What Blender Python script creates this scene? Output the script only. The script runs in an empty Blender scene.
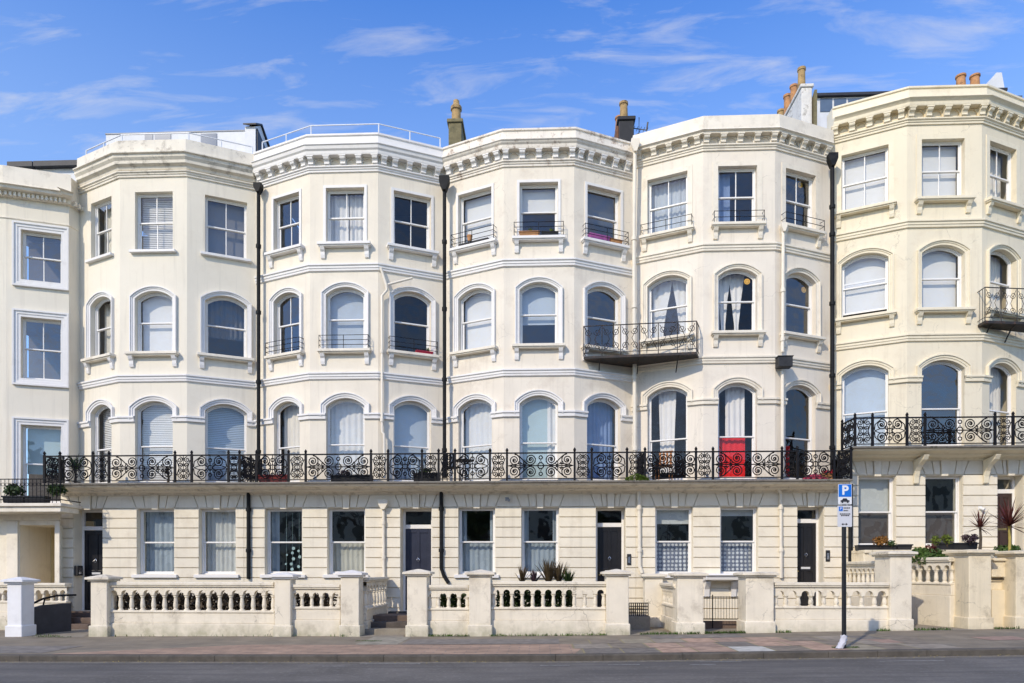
import bpy, bmesh, math, random
from mathutils import Vector
random.seed(11)
sc = bpy.context.scene
COL = sc.collection
# ------------------------------------------------------------------ camera model (metres, facade plane is Y = 0)
F, PX0, PY0, EYE, DIST, PSI = 690.0, 512.0, 571.0, 1.6, 20.0, math.radians(2.3)
CS, SN = math.cos(PSI), math.sin(PSI)
def ray(px):
    k = (px - PX0) / F
    return CS * k - SN, SN * k + CS
def at(px, py, Y):
    dx, dy = ray(px); t = (Y + DIST) / dy
    return Vector((dx * t, Y, EYE + t * (PY0 - py) / F))
def XA(px, Y): return at(px, PY0, Y).x
def ZA(px, py, Y): return at(px, py, Y).z
def gz(x):
    x = max(-40.0, min(40.0, x))
    return 0.012 * x + 0.008 * math.sqrt(x * x + 4) - 0.016

# ------------------------------------------------------------------ materials
MATS = {}
def M(name, col, rough=.6, var=.12, scale=2.0, bump=0.0, bscale=60.0, metallic=0.0, streak=0.0, stain=None, stain_amt=0.0,
      stain_scale=1.2, spec=.4, low=None, transl=0.0, col2=None, crack=0.0, lanes=None):
    if name in MATS: return MATS[name]
    m = bpy.data.materials.new(name); m.use_nodes = True
    nt = m.node_tree; N = nt.nodes; L = nt.links
    b = N['Principled BSDF']
    b.inputs['Roughness'].default_value = rough
    b.inputs['Metallic'].default_value = metallic
    b.inputs['Specular IOR Level'].default_value = spec
    g = N.new('ShaderNodeNewGeometry')
    def noise(sc_, det=5, vec=None, rg=.6):
        n = N.new('ShaderNodeTexNoise'); n.inputs['Scale'].default_value = sc_
        n.inputs['Detail'].default_value = det; n.inputs['Roughness'].default_value = rg
        L.new(vec or g.outputs['Position'], n.inputs['Vector']); return n.outputs['Fac']
    def ramp(fac, p0, p1, c0, c1):
        r = N.new('ShaderNodeValToRGB'); L.new(fac, r.inputs['Fac'])
        r.color_ramp.elements[0].position = p0; r.color_ramp.elements[1].position = p1
        r.color_ramp.elements[0].color = (*c0, 1); r.color_ramp.elements[1].color = (*c1, 1)
        return r.outputs['Color']
    c0 = tuple(c * (1 - var) for c in col)
    c1 = tuple(min(1, c * (1 + var * .6)) for c in (col2 or col))
    out = ramp(noise(scale), .3, .7, c0, c1)
    def mix(fac, a, colr):
        x = N.new('ShaderNodeMix'); x.data_type = 'RGBA'; x.blend_type = 'MIX'
        L.new(fac, x.inputs['Factor']); L.new(a, x.inputs['A'])
        x.inputs['B'].default_value = (*colr, 1); return x.outputs['Result']
    if streak:
        mp = N.new('ShaderNodeMapping'); mp.inputs['Scale'].default_value = (7, 7, .4)
        L.new(g.outputs['Position'], mp.inputs['Vector'])
        f = ramp(noise(1.0, 6, mp.outputs['Vector']), .54, .78, (0, 0, 0), (streak,) * 3)
        out = mix(f, out, (col[0] * .58, col[1] * .57, col[2] * .56))
    if stain:
        f = ramp(noise(stain_scale, 8, None, .72), .53, .66, (0, 0, 0), (stain_amt,) * 3)
        out = mix(f, out, stain)
    if low:   # damp / moss tint close to the ground: (colour, height, amount)
        sp = N.new('ShaderNodeSeparateXYZ'); L.new(g.outputs['Position'], sp.inputs['Vector'])
        mr = N.new('ShaderNodeMapRange'); L.new(sp.outputs['Z'], mr.inputs['Value'])
        mr.inputs['From Min'].default_value = low[1]; mr.inputs['From Max'].default_value = 0.0
        mu = N.new('ShaderNodeMath'); mu.operation = 'MULTIPLY'
        L.new(mr.outputs['Result'], mu.inputs[0]); L.new(noise(4, 6), mu.inputs[1])
        f = ramp(mu.outputs[0], .2, .6, (0, 0, 0), (low[2],) * 3)
        out = mix(f, out, low[0])
    if lanes:   # long wear and patch bands along the road
        mp = N.new('ShaderNodeMapping'); mp.inputs['Scale'].default_value = (.16, 2.6, 1)
        L.new(g.outputs['Position'], mp.inputs['Vector']); out = mix(ramp(noise(1.0, 5, mp.outputs['Vector']), .47, .6, (0, 0, 0), (.75,) * 3), out, lanes)
    if crack:   # hairline cracks, only here and there
        v = N.new('ShaderNodeTexVoronoi'); v.feature = 'DISTANCE_TO_EDGE'; v.inputs['Scale'].default_value = 1.3
        wv = N.new('ShaderNodeVectorMath'); wv.operation = 'ADD'; nn = N.new('ShaderNodeTexNoise'); nn.inputs['Scale'].default_value = 5; nn.inputs['Detail'].default_value = 6
        L.new(g.outputs['Position'], nn.inputs['Vector']); sc2 = N.new('ShaderNodeVectorMath'); sc2.operation = 'SCALE'; sc2.inputs['Scale'].default_value = .35
        L.new(nn.outputs['Color'], sc2.inputs[0]); L.new(g.outputs['Position'], wv.inputs[0]); L.new(sc2.outputs[0], wv.inputs[1]); L.new(wv.outputs[0], v.inputs['Vector'])
        f1 = ramp(v.outputs['Distance'], .003, .012, (1, 1, 1), (0, 0, 0)); f2 = ramp(noise(.9, 3), .5, .62, (0, 0, 0), (crack,) * 3)
        ml = N.new('ShaderNodeMath'); ml.operation = 'MULTIPLY'; L.new(f1, ml.inputs[0]); L.new(f2, ml.inputs[1])
        out = mix(ml.outputs[0], out, tuple(c * .3 for c in col))
    L.new(out, b.inputs['Base Color'])
    if bump:
        bp = N.new('ShaderNodeBump'); bp.inputs['Strength'].default_value = bump; bp.inputs['Distance'].default_value = .02
        L.new(noise(bscale, 6), bp.inputs['Height']); L.new(bp.outputs['Normal'], b.inputs['Normal'])
    if transl:
        t = N.new('ShaderNodeBsdfTranslucent'); L.new(out, t.inputs['Color'])
        ms = N.new('ShaderNodeMixShader'); ms.inputs['Fac'].default_value = transl
        L.new(b.outputs['BSDF'], ms.inputs[1]); L.new(t.outputs['BSDF'], ms.inputs[2])
        L.new(ms.outputs['Shader'], N['Material Output'].inputs['Surface'])
    MATS[name] = m
    return m
def glass_mat(name, base, tint=(.9, .94, .95)):
    m = bpy.data.materials.new(name); m.use_nodes = True
    nt = m.node_tree; N = nt.nodes; L = nt.links; N.remove(N['Principled BSDF'])
    t = N.new('ShaderNodeBsdfTransparent'); t.inputs['Color'].default_value = (*tint, 1)
    gl = N.new('ShaderNodeBsdfGlossy'); gl.inputs['Roughness'].default_value = .015
    g = N.new('ShaderNodeNewGeometry'); oi = N.new('ShaderNodeObjectInfo')
    n = N.new('ShaderNodeTexNoise'); n.noise_dimensions = '4D'; n.inputs['Scale'].default_value = 1.6; n.inputs['Detail'].default_value = 1.5
    ml = N.new('ShaderNodeMath'); ml.operation = 'MULTIPLY'; ml.inputs[1].default_value = 37.0
    L.new(oi.outputs['Random'], ml.inputs[0]); L.new(ml.outputs[0], n.inputs['W']); L.new(g.outputs['Position'], n.inputs['Vector'])
    bp = N.new('ShaderNodeBump'); bp.inputs['Strength'].default_value = .4; bp.inputs['Distance'].default_value = .035
    L.new(n.outputs['Fac'], bp.inputs['Height']); L.new(bp.outputs['Normal'], gl.inputs['Normal'])
    fr = N.new('ShaderNodeLayerWeight'); fr.inputs['Blend'].default_value = .5
    pw = N.new('ShaderNodeMath'); pw.operation = 'POWER'; pw.inputs[1].default_value = 5; L.new(fr.outputs['Facing'], pw.inputs[0])
    ad = N.new('ShaderNodeMath'); ad.operation = 'MULTIPLY_ADD'; ad.use_clamp = True; ad.inputs[1].default_value = .8; ad.inputs[2].default_value = base + .04
    L.new(pw.outputs[0], ad.inputs[0])
    ms = N.new('ShaderNodeMixShader'); L.new(ad.outputs[0], ms.inputs['Fac'])
    L.new(t.outputs['BSDF'], ms.inputs[1]); L.new(gl.outputs['BSDF'], ms.inputs[2])
    L.new(ms.outputs['Shader'], N['Material Output'].inputs['Surface'])
    return m
CREAM = (.80, .715, .565); IVORY = (.83, .76, .63); YELL = (.82, .715, .50)
GRIME = (.30, .26, .20)
stucco = [M('stucco_a', (.80, .735, .60), .75, .07, .6, .25, 90, streak=.36, stain=(.62, .55, .43), stain_amt=.25),
          M('stucco_b', (.80, .725, .59), .75, .07, .7, .25, 90, streak=.36, stain=(.60, .52, .42), stain_amt=.25),
          M('stucco_c', (.79, .715, .59), .75, .08, .8, .25, 90, streak=.42, stain=(.58, .50, .40), stain_amt=.5, crack=.35),
          M('stucco_d', (.79, .715, .595), .75, .07, .5, .25, 90, streak=.38, stain=(.60, .53, .44), stain_amt=.4, crack=.35),
          M('stucco_e', (.80, .715, .535), .75, .08, .6, .25, 90, streak=.38, stain=(.58, .48, .34), stain_amt=.4, crack=.45)]
ground_st = M('stucco_ground', (.82, .745, .595), .75, .09, .9, .25, 80, streak=.35, stain=(.55, .47, .35), stain_amt=.35)
trim_white = M('trim_white', (.80, .775, .735), .55, .06, 2.5, .1, 60, stain=(.5, .47, .42), stain_amt=.3, stain_scale=2.5)
trim_cream = M('trim_cream', (.80, .73, .60), .6, .09, 2.0, .15, 60, streak=.25, stain=(.45, .39, .30), stain_amt=.45, stain_scale=2.2)
trim_yell = M('trim_yellow', (.81, .725, .54), .6, .09, 2.0, .15, 60, streak=.2, stain=(.48, .40, .26), stain_amt=.35, stain_scale=2.0)
cornice_rust = M('cornice_rust', (.80, .74, .64), .65, .1, 2.0, .2, 60, streak=.6, stain=(.24, .15, .09), stain_amt=.85, stain_scale=3.6)
cornice_grey = M('cornice_grey', (.76, .70, .58), .65, .1, 2.0, .2, 60, streak=.4, stain=(.24, .21, .17), stain_amt=.7, stain_scale=2.6)
frieze_mat = M('frieze', (.66, .63, .57), .7, .12, 6, .3, 40)
frieze_yell = M('frieze_yellow', (.68, .58, .40), .7, .12, 6, .3, 40)
slab_trim = M('slab_moulding_paint', (.78, .70, .56), .65, .1, 2.0, .15, 60, streak=.6, stain=(.30, .25, .18), stain_amt=.6, stain_scale=2.8)
slab_mat = M('slab_weathered', (.22, .20, .165), .9, .35, 5, .5, 40, stain=(.05, .05, .035), stain_amt=.85, stain_scale=5)
sash_white = M('sash_white', (.82, .80, .76), .4, .05, 4)
sash_grey = M('sash_grey', (.62, .63, .64), .4, .06, 4)
iron = M('iron_black', (.009, .009, .011), .6, .3, 8, .1, 80, spec=.2)
iron_rust = M('iron_rusty', (.03, .026, .024), .6, .4, 8, .2, 60, stain=(.16, .07, .03), stain_amt=.7, stain_scale=9)
pipe_black = M('pipe_black', (.010, .011, .012), .6, .3, 3, stain=(.05, .045, .04), stain_amt=.3, stain_scale=6, spec=.2)
pipe_cream = M('pipe_cream', (.79, .72, .59), .5, .08, 3, streak=.2)
front_wall = M('front_wall_paint', (.80, .725, .58), .8, .10, 1.6, .5, 45, streak=.35, stain=(.42, .36, .27), stain_amt=.5, stain_scale=1.8,
               low=((.30, .29, .17), .55, .65), crack=.7)
front_wall_y = M('front_wall_paint_yellow', (.78, .68, .49), .8, .12, 1.6, .5, 45, streak=.45, stain=(.40, .33, .22), stain_amt=.6, stain_scale=1.6,
               low=((.30, .28, .15), .6, .65), crack=.8)
white_paint = M('white_masonry', (.80, .80, .80), .7, .06, 2, .4, 40, stain=(.55, .55, .56), stain_amt=.35)
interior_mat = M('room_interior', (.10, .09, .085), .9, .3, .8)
net_white = M('net_white', (.80, .79, .76), .9, .05, 3, transl=.15)
net_blue = M('net_blue', (.52, .58, .64), .9, .08, 3, transl=.15)
net_cream = M('net_cream', (.78, .74, .64), .9, .08, 3, transl=.15)
blind_white = M('blind_white', (.79, .785, .76), .8, .04, 2, transl=.1)
blind_blue = M('blind_bluegrey', (.52, .59, .66), .8, .06, 2, transl=.1)
blind_grey = M('blind_grey', (.19, .195, .215), .85, .06, 2)
blind_green = M('blind_green', (.42, .52, .52), .85, .06, 2)
blind_brown = M('blind_brown', (.12, .095, .085), .9, .15, 12)
blind_dark = M('blind_dark', (.10, .11, .13), .9, .1, 2)
curtain_blue = M('curtain_blue', (.20, .28, .46), .9, .1, 3)
red_cloth = M('red_cloth', (.66, .008, .010), .8, .12, 3)
def lace_mat():
    m = bpy.data.materials.new('lace'); m.use_nodes = True; nt = m.node_tree; N = nt.nodes; L = nt.links; b = N['Principled BSDF']; b.inputs['Roughness'].default_value = .9
    g = N.new('ShaderNodeNewGeometry'); mp = N.new('ShaderNodeMapping'); mp.inputs['Scale'].default_value = (8.5, 0, 8.5); L.new(g.outputs['Position'], mp.inputs['Vector'])
    v = N.new('ShaderNodeTexVoronoi'); v.inputs['Scale'].default_value = 1.0; v.inputs['Randomness'].default_value = .12; L.new(mp.outputs['Vector'], v.inputs['Vector'])
    r = N.new('ShaderNodeValToRGB'); r.color_ramp.elements[0].position = .25; r.color_ramp.elements[1].position = .42
    r.color_ramp.elements[0].color = (.86, .86, .88, 1); r.color_ramp.elements[1].color = (.20, .22, .30, 1); L.new(v.outputs['Distance'], r.inputs['Fac']); L.new(r.outputs['Color'], b.inputs['Base Color'])
    return m
lace = lace_mat()
glass = glass_mat('glass_clear', .06, (.96, .97, .97))
glass_hi = glass_mat('glass_reflective', .13)
glass_street = glass_mat('glass_street', .15)
glass_low = glass_mat('glass_low', .0, (1, 1, 1))
glass_dark = glass_mat('glass_dark', .03, (.75, .8, .8))
door_black = M('door_black', (.018, .018, .021), .28, .2, 3)
door_navy = M('door_navy', (.034, .038, .060), .3, .2, 3)
door_brown = M('door_brown', (.05, .03, .025), .4, .2, 3)
door_ochre = M('door_ochre', (.62, .47, .22), .6, .1, 2)
brass = M('brass', (.62, .45, .18), .3, .1, 5, metallic=1.0)
chrome = M('chrome', (.75, .75, .77), .25, .05, 5, metallic=1.0)
terracotta = M('terracotta', (.52, .26, .11), .8, .25, 6, .2, 30, stain=(.16, .09, .05), stain_amt=.75, stain_scale=7)
pot_buff = M('pot_buff', (.42, .28, .12), .8, .25, 6, .2, 30, stain=(.09, .06, .035), stain_amt=.85, stain_scale=7)
stack_olive = M('stack_olive', (.20, .17, .09), .9, .25, 5, .5, 30, stain=(.09, .09, .05), stain_amt=.7, stain_scale=4)
stack_black = M('stack_black', (.022, .022, .024), .6, .3, 5, .3, 30, stain=(.05, .05, .05), stain_amt=.6)
stack_brick = M('stack_brick', (.20, .10, .06), .9, .3, 9, .6, 25)
stack_grey = M('stack_grey', (.76, .73, .67), .9, .2, 3, .4, 30, streak=.8, stain=(.16, .14, .10), stain_amt=.85, stain_scale=3)
slate = M('slate', (.035, .036, .042), .55, .35, 4, .3, 30)
lead = M('lead_grey', (.26, .28, .31), .5, .2, 3)
roof_white = M('roof_white', (.68, .69, .70), .6, .08, 2, streak=.3)
step_dark = M('step_dark', (.10, .085, .075), .85, .3, 5, .4, 40, stain=(.05, .05, .04), stain_amt=.6)
step_red = M('step_red', (.16, .115, .09), .85, .25, 5, .4, 40)
ramp_grey = M('ramp_grey', (.055, .055, .06), .8, .2, 4, .3, 50)
steel = M('steel_white', (.72, .73, .74), .4, .08, 4)
concrete_slab = M('path_concrete', (.30, .265, .21), .9, .3, 3, .4, 50, stain=(.09, .10, .05), stain_amt=.6, stain_scale=3)
leaf_green = M('leaf_green', (.055, .10, .02), .6, .5, 6, col2=(.09, .16, .03), transl=.25)
leaf_moss = M('leaf_moss', (.13, .20, .02), .7, .4, 12)
leaf_dark = M('leaf_dark', (.03, .055, .015), .6, .5, 6, col2=(.05, .09, .02), transl=.2)
leaf_lime = M('leaf_lime', (.16, .21, .03), .6, .4, 8, transl=.25)
leaf_red = M('leaf_red', (.12, .028, .022), .55, .5, 8, transl=.25)
leaf_purple = M('leaf_purple', (.07, .04, .05), .55, .5, 8, transl=.2)
leaf_orange = M('leaf_orange', (.32, .15, .03), .6, .5, 9, transl=.2)
leaf_bronze = M('leaf_bronze', (.10, .07, .035), .55, .5, 6, transl=.2)
leaf_straw = M('leaf_straw', (.42, .33, .08), .6, .3, 6)
moss_mat = M('moss', (.055, .085, .015), .95, .5, 14, .6, 60)
bark = M('bark', (.09, .07, .05), .9, .3, 8, .6, 30)
flower_red = M('flower_red', (.55, .03, .06), .6, .3, 9)
flower_purple = M('flower_purple', (.36, .10, .30), .6, .3, 9)
plastic_black = M('plastic_black', (.022, .022, .024), .5, .2, 4)
wood_orange = M('wood_orange', (.40, .16, .05), .6, .3, 5)
fabric_pink = M('fabric_pink', (.50, .06, .11), .9, .2, 6)
pole_black = M('pole_black', (.016, .017, .02), .35, .2, 6)
sign_blue = M('sign_blue', (.01, .16, .62), .4, .04, 4)
sign_white = M('sign_white', (.78, .79, .80), .45, .04, 4)
sign_grey = M('sign_grey', (.62, .63, .66), .45, .05, 4)
sign_black = M('sign_black', (.03, .03, .035), .5, .1, 4)
paper_white = M('paper_white', (.55, .55, .60), .8, .1, 9)
sticker_yellow = M('sticker_yellow', (.72, .40, .04), .6, .1, 9)
sticker_brown = M('sticker_brown', (.20, .08, .01), .6, .1, 9)
car_grey = M('grille_dark', (.03, .03, .03), .6, .2, 4)
opp_wall = M('opposite_wall', (.55, .49, .38), .8, .1, .5)
opp_dark = M('opposite_window', (.03, .035, .04), .2, .1, 1)

# ------------------------------------------------------------------ mesh builder
class Fr:
    """vertical face: plan origin O, direction e (left to right seen from the street), outward normal n"""
    def __init__(s, O, P):
        s.O = Vector((O[0], O[1])); d = Vector((P[0], P[1])) - s.O
        s.W = d.length; s.e = d / s.W; s.n = Vector((s.e.y, -s.e.x))
    def P(s, u, o, z):
        q = s.O + s.e * u + s.n * o
        return (q.x, q.y, z)
    def U(s, px, o=0.0):
        dx, dy = ray(px); a = s.O + s.n * o - Vector((0, -DIST))
        return -(a.x * dy - a.y * dx) / (s.e.x * dy - s.e.y * dx)
STREET = Fr((0, 0), (1, 0))
def arc_pts(u0, u1, zt, rise, n=10):
    if rise <= 0: return [(u0, zt), (u1, zt)]
    w = (u1 - u0) / 2; R = (w * w + rise * rise) / (2 * rise); uc = (u0 + u1) / 2; zc = zt - R
    a0 = math.asin(min(1, w / R)); r = []
    for i in range(n + 1):
        a = -a0 + 2 * a0 * i / n
        r.append((uc + R * math.sin(a), zc + R * math.cos(a)))
    return r
def outline(u0, u1, zb, zt, rise, n=10):
    return [(u0, zb)] + arc_pts(u0, u1, zt, rise, n) + [(u1, zb)]

class MB:
    def __init__(s): s.v = []; s.f = []; s.smooth = False
    def face(s, pts):
        k = len(s.v); s.v += [tuple(p) for p in pts]; s.f.append(tuple(range(k, k + len(pts))))
    def box(s, fr, u0, u1, o0, o1, z0, z1):
        k = len(s.v)
        for z in (z0, z1):
            for u, o in ((u0, o0), (u1, o0), (u1, o1), (u0, o1)): s.v.append(fr.P(u, o, z))
        for q in ((0, 1, 2, 3), (4, 5, 6, 7), (0, 1, 5, 4), (1, 2, 6, 5), (2, 3, 7, 6), (3, 0, 4, 7)):
            s.f.append(tuple(k + i for i in q))
    def wbox(s, x0, x1, y0, y1, z0, z1):
        s.box(STREET, x0, x1, -y1, -y0, z0, z1)
    def prism(s, fr, poly, o0, o1):
        k = len(s.v); n = len(poly)
        for o in (o0, o1):
            for u, z in poly: s.v.append(fr.P(u, o, z))
        s.f.append(tuple(range(k, k + n))); s.f.append(tuple(range(k + n, k + 2 * n)))
        for i in range(n):
            j = (i + 1) % n; s.f.append((k + i, k + j, k + n + j, k + n + i))
    def tube(s, pts, r, n=6, caps=True):
        pts = [Vector(p) for p in pts]; k = len(s.v); m = len(pts); up = None
        for i, p in enumerate(pts):
            t = (pts[min(i + 1, m - 1)] - pts[max(i - 1, 0)]).normalized()
            if up is None: up = Vector((0, 0, 1)) if abs(t.z) < .9 else Vector((0, 1, 0))
            a = t.cross(up)
            if a.length < 1e-4: a = t.cross(Vector((1, 0, 0)))
            a.normalize(); b = a.cross(t).normalized()
            rr = r[i] if isinstance(r, (list, tuple)) else r
            for j in range(n):
                q = 2 * math.pi * (j + .5) / n
                s.v.append(tuple(p + a * (math.cos(q) * rr) + b * (math.sin(q) * rr)))
        for i in range(m - 1):
            for j in range(n):
                j2 = (j + 1) % n
                s.f.append((k + i * n + j, k + i * n + j2, k + (i + 1) * n + j2, k + (i + 1) * n + j))
        if caps:
            s.f.append(tuple(k + j for j in range(n))); s.f.append(tuple(k + (m - 1) * n + j for j in range(n)))
    def ribbon(s, fr, pts, o, r, closed=False):
        """square bar bent in the plane of a face"""
        k = len(s.v); m = len(pts)
        for i, (u, z) in enumerate(pts):
            a = pts[(i - 1) % m] if closed or i else pts[0]
            b = pts[(i + 1) % m] if closed or i < m - 1 else pts[-1]
            tx, tz = b[0] - a[0], b[1] - a[1]; l = math.hypot(tx, tz) or 1
            nx, nz = -tz / l * r, tx / l * r
            s.v += [fr.P(u + nx, o, z + nz), fr.P(u, o + r, z), fr.P(u - nx, o, z - nz), fr.P(u, o - r, z)]
        for i in range(m if closed else m - 1):
            i2 = (i + 1) % m
            for j in range(4):
                j2 = (j + 1) % 4
                s.f.append((k + i * 4 + j, k + i * 4 + j2, k + i2 * 4 + j2, k + i2 * 4 + j))
    def lathe(s, c, prof, n=12):
        k = len(s.v); m = len(prof)
        for r, z in prof:
            for j in range(n):
                a = 2 * math.pi * j / n; s.v.append((c[0] + r * math.cos(a), c[1] + r * math.sin(a), c[2] + z))
        for i in range(m - 1):
            for j in range(n):
                j2 = (j + 1) % n; s.f.append((k + i * n + j, k + i * n + j2, k + (i + 1) * n + j2, k + (i + 1) * n + j))
        s.f.append(tuple(k + j for j in range(n))); s.f.append(tuple(k + (m - 1) * n + j for j in range(n)))
    def sweep2d(s, fr, path, prof, closed=False):
        """profile (d outward in plane, o out of wall) along a path in the face (path runs clockwise seen from outside)"""
        m = len(path); k = len(s.v); q = len(prof)
        for i, (u, z) in enumerate(path):
            def nrm(a, b):
                tx, tz = b[0] - a[0], b[1] - a[1]; l = math.hypot(tx, tz) or 1
                return -tz / l, tx / l
            if closed or 0 < i < m - 1:
                n1 = nrm(path[i - 1], path[i]); n2 = nrm(path[i], path[(i + 1) % m])
                bx, bz = n1[0] + n2[0], n1[1] + n2[1]; dd = (bx * n2[0] + bz * n2[1]) or 1
                nx, nz = bx / dd, bz / dd
            else: nx, nz = nrm(path[0], path[1]) if i == 0 else nrm(path[-2], path[-1])
            for d, o in prof: s.v.append(fr.P(u + nx * d, o, z + nz * d))
        for i in range(m if closed else m - 1):
            i2 = (i + 1) % m
            for j in range(q):
                j2 = (j + 1) % q; s.f.append((k + i * q + j, k + i * q + j2, k + i2 * q + j2, k + i2 * q + j))
        if not closed:
            s.f.append(tuple(k + j for j in range(q))); s.f.append(tuple(k + (m - 1) * q + j for j in range(q)))
    def sweep_plan(s, path, prof, ends=True):
        """profile (o outward, z) along a plan path running left to right"""
        m = len(path); k = len(s.v); q = len(prof)
        pts = [Vector(p) for p in path]
        for i in range(m):
            def nrm(a, b): d = (b - a).normalized(); return Vector((d.y, -d.x))
            n1 = nrm(pts[i - 1], pts[i]) if i else nrm(pts[0], pts[1])
            n2 = nrm(pts[i], pts[i + 1]) if i < m - 1 else n1
            b = n1 + n2; b = b / b.dot(n2)
            if i in (0, m - 1) and abs(n1.y) < .999:   # butt against the neighbour on the party line
                b = Vector((0, -1)) / max(.4, -n1.y)
            for o, z in prof:
                p = pts[i] + b * o; s.v.append((p.x, p.y, z))
        for i in range(m - 1):
            for j in range(q):
                j2 = (j + 1) % q; s.f.append((k + i * q + j, k + i * q + j2, k + (i + 1) * q + j2, k + (i + 1) * q + j))
        if ends:
            s.f.append(tuple(k + j for j in range(q))); s.f.append(tuple(k + (m - 1) * q + j for j in range(q)))
    def wall_slice(s, fr, u_a, u_b, za, zb, holes, o=0.0, reveal=.28, floor=True):
        """one storey of wall with openings (u0,u1,zb,zt,rise) and their reveals"""
        def quad(a, b, c, d): s.face([fr.P(a, o, c), fr.P(b, o, c), fr.P(b, o, d), fr.P(a, o, d)])
        cur = u_a
        for (u0, u1, hb, ht, rise) in sorted(holes):
            if u0 > cur: quad(cur, u0, za, zb)
            if hb > za: quad(u0, u1, za, hb)
            arc = arc_pts(u0, u1, ht, rise)
            for (a, b) in zip(arc, arc[1:]):
                s.face([fr.P(a[0], o, a[1]), fr.P(b[0], o, b[1]), fr.P(b[0], o, zb), fr.P(a[0], o, zb)])
            ol = outline(u0, u1, hb, ht, rise)
            for (a, b) in zip(ol, ol[1:] + ([ol[0]] if floor else [])):
                s.face([fr.P(a[0], o, a[1]), fr.P(b[0], o, b[1]), fr.P(b[0], o - reveal, b[1]), fr.P(a[0], o - reveal, a[1])])
            cur = u1
        if cur < u_b: quad(cur, u_b, za, zb)
    def leaves(s, c, rad, n, size, flat=.6, shell=.55):
        for _ in range(n):
            d = Vector((random.gauss(0, 1), random.gauss(0, 1), random.gauss(0, 1))).normalized()
            q = shell + (1 - shell) * random.random()
            p = Vector(c) + Vector((d.x * rad[0] * q, d.y * rad[1] * q, d.z * rad[2] * q))
            a = Vector((random.gauss(0, 1), random.gauss(0, 1), random.gauss(0, 1))).normalized()
            b = a.cross(d + Vector((.1, .2, .3))).normalized(); w = size * random.uniform(.6, 1.3)
            s.face([p - a * w, p + b * w * flat, p + a * w, p - b * w * flat])
    def blade(s, base, ang, lean, length, width, droop=.5, seg=5):
        """strap leaf"""
        d = Vector((math.cos(ang), math.sin(ang), 0)); side = Vector((-d.y, d.x, 0)); p = Vector(base); pts = []
        for i in range(seg + 1):
            t = i / seg; a = lean + droop * t * t
            w = width * (1 - t) ** .6 * (.6 + .4 * min(1, t * 4))
            pts.append((p.copy(), w)); p = p + (d * math.sin(a) + Vector((0, 0, 1)) * math.cos(a)) * (length / seg)
        for (a, wa), (b, wb) in zip(pts, pts[1:]):
            s.face([a - side * wa, a + side * wa, b + side * wb, b - side * wb])
    def build(s, name, mat, parent=None, bevel=0.0, smooth=None, recalc=True):
        me = bpy.data.meshes.new(name)
        if parent is not None: L = ORI[parent.name]
        else:
            xs = [p[0] for p in s.v]; ys = [p[1] for p in s.v]; zs = [p[2] for p in s.v]
            L = Vector(((min(xs) + max(xs)) / 2, (min(ys) + max(ys)) / 2, min(zs)))
        me.from_pydata([(p[0] - L[0], p[1] - L[1], p[2] - L[2]) for p in s.v], [], s.f)
        if recalc:
            bm = bmesh.new(); bm.from_mesh(me); bmesh.ops.recalc_face_normals(bm, faces=bm.faces); bm.to_mesh(me); bm.free()
        if smooth:
            me.shade_smooth(); me.set_sharp_from_angle(angle=math.radians(smooth))
        me.materials.append(mat)
        ob = bpy.data.objects.new(name, me); COL.objects.link(ob)
        if parent is not None: ob.parent = parent
        else: ob.location = L
        ORI[ob.name] = Vector(L)
        if bevel:
            b = ob.modifiers.new('edge', 'BEVEL'); b.width = bevel; b.segments = 2; b.limit_method = 'ANGLE'; b.angle_limit = math.radians(50)
        return ob
ORI = {}
def tag(o, label=None, cat=None, group=None, kind=None):
    if label: o['label'] = label
    if cat: o['category'] = cat
    if group: o['group'] = group
    if kind: o['kind'] = kind
    return o
def empty(name, loc, label, cat, group=None):
    o = bpy.data.objects.new(name, None); COL.objects.link(o); o.location = loc; o.empty_display_size = .2
    ORI[o.name] = Vector(loc); tag(o, label, cat, group); return o
def copy_part(src, parent, offset=(0, 0, 0)):
    """another copy of a part (shared mesh) under the same or another thing"""
    c = src.copy(); COL.objects.link(c); c.parent = parent
    c.location = Vector(src.location) + Vector(offset); ORI[c.name] = ORI[parent.name]
    return c
def place(mesh_obj, name, parent, fr, u, o, z):
    """copy a prototype authored at the origin (u along X, out along -Y) onto a face"""
    c = bpy.data.objects.new(name, mesh_obj.data); COL.objects.link(c); c.parent = parent
    c.location = Vector(fr.P(u, o, z)) - ORI[parent.name]
    c.rotation_euler = (0, 0, math.atan2(fr.e.y, fr.e.x)); ORI[c.name] = ORI[parent.name]
    for md in mesh_obj.modifiers:
        m2 = c.modifiers.new(md.name, md.type); m2.width = md.width; m2.segments = md.segments; m2.limit_method = md.limit_method; m2.angle_limit = md.angle_limit
    return c
class Proto:
    """mesh data kept without an object until it is placed"""
    def __init__(s, mb, name, mat, smooth=None):
        me = bpy.data.meshes.new(name); me.from_pydata(mb.v, [], mb.f)
        bm = bmesh.new(); bm.from_mesh(me); bmesh.ops.recalc_face_normals(bm, faces=bm.faces); bm.to_mesh(me); bm.free()
        if smooth: me.shade_smooth(); me.set_sharp_from_angle(angle=math.radians(smooth))
        me.materials.append(mat); s.data = me; s.modifiers = []

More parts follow.
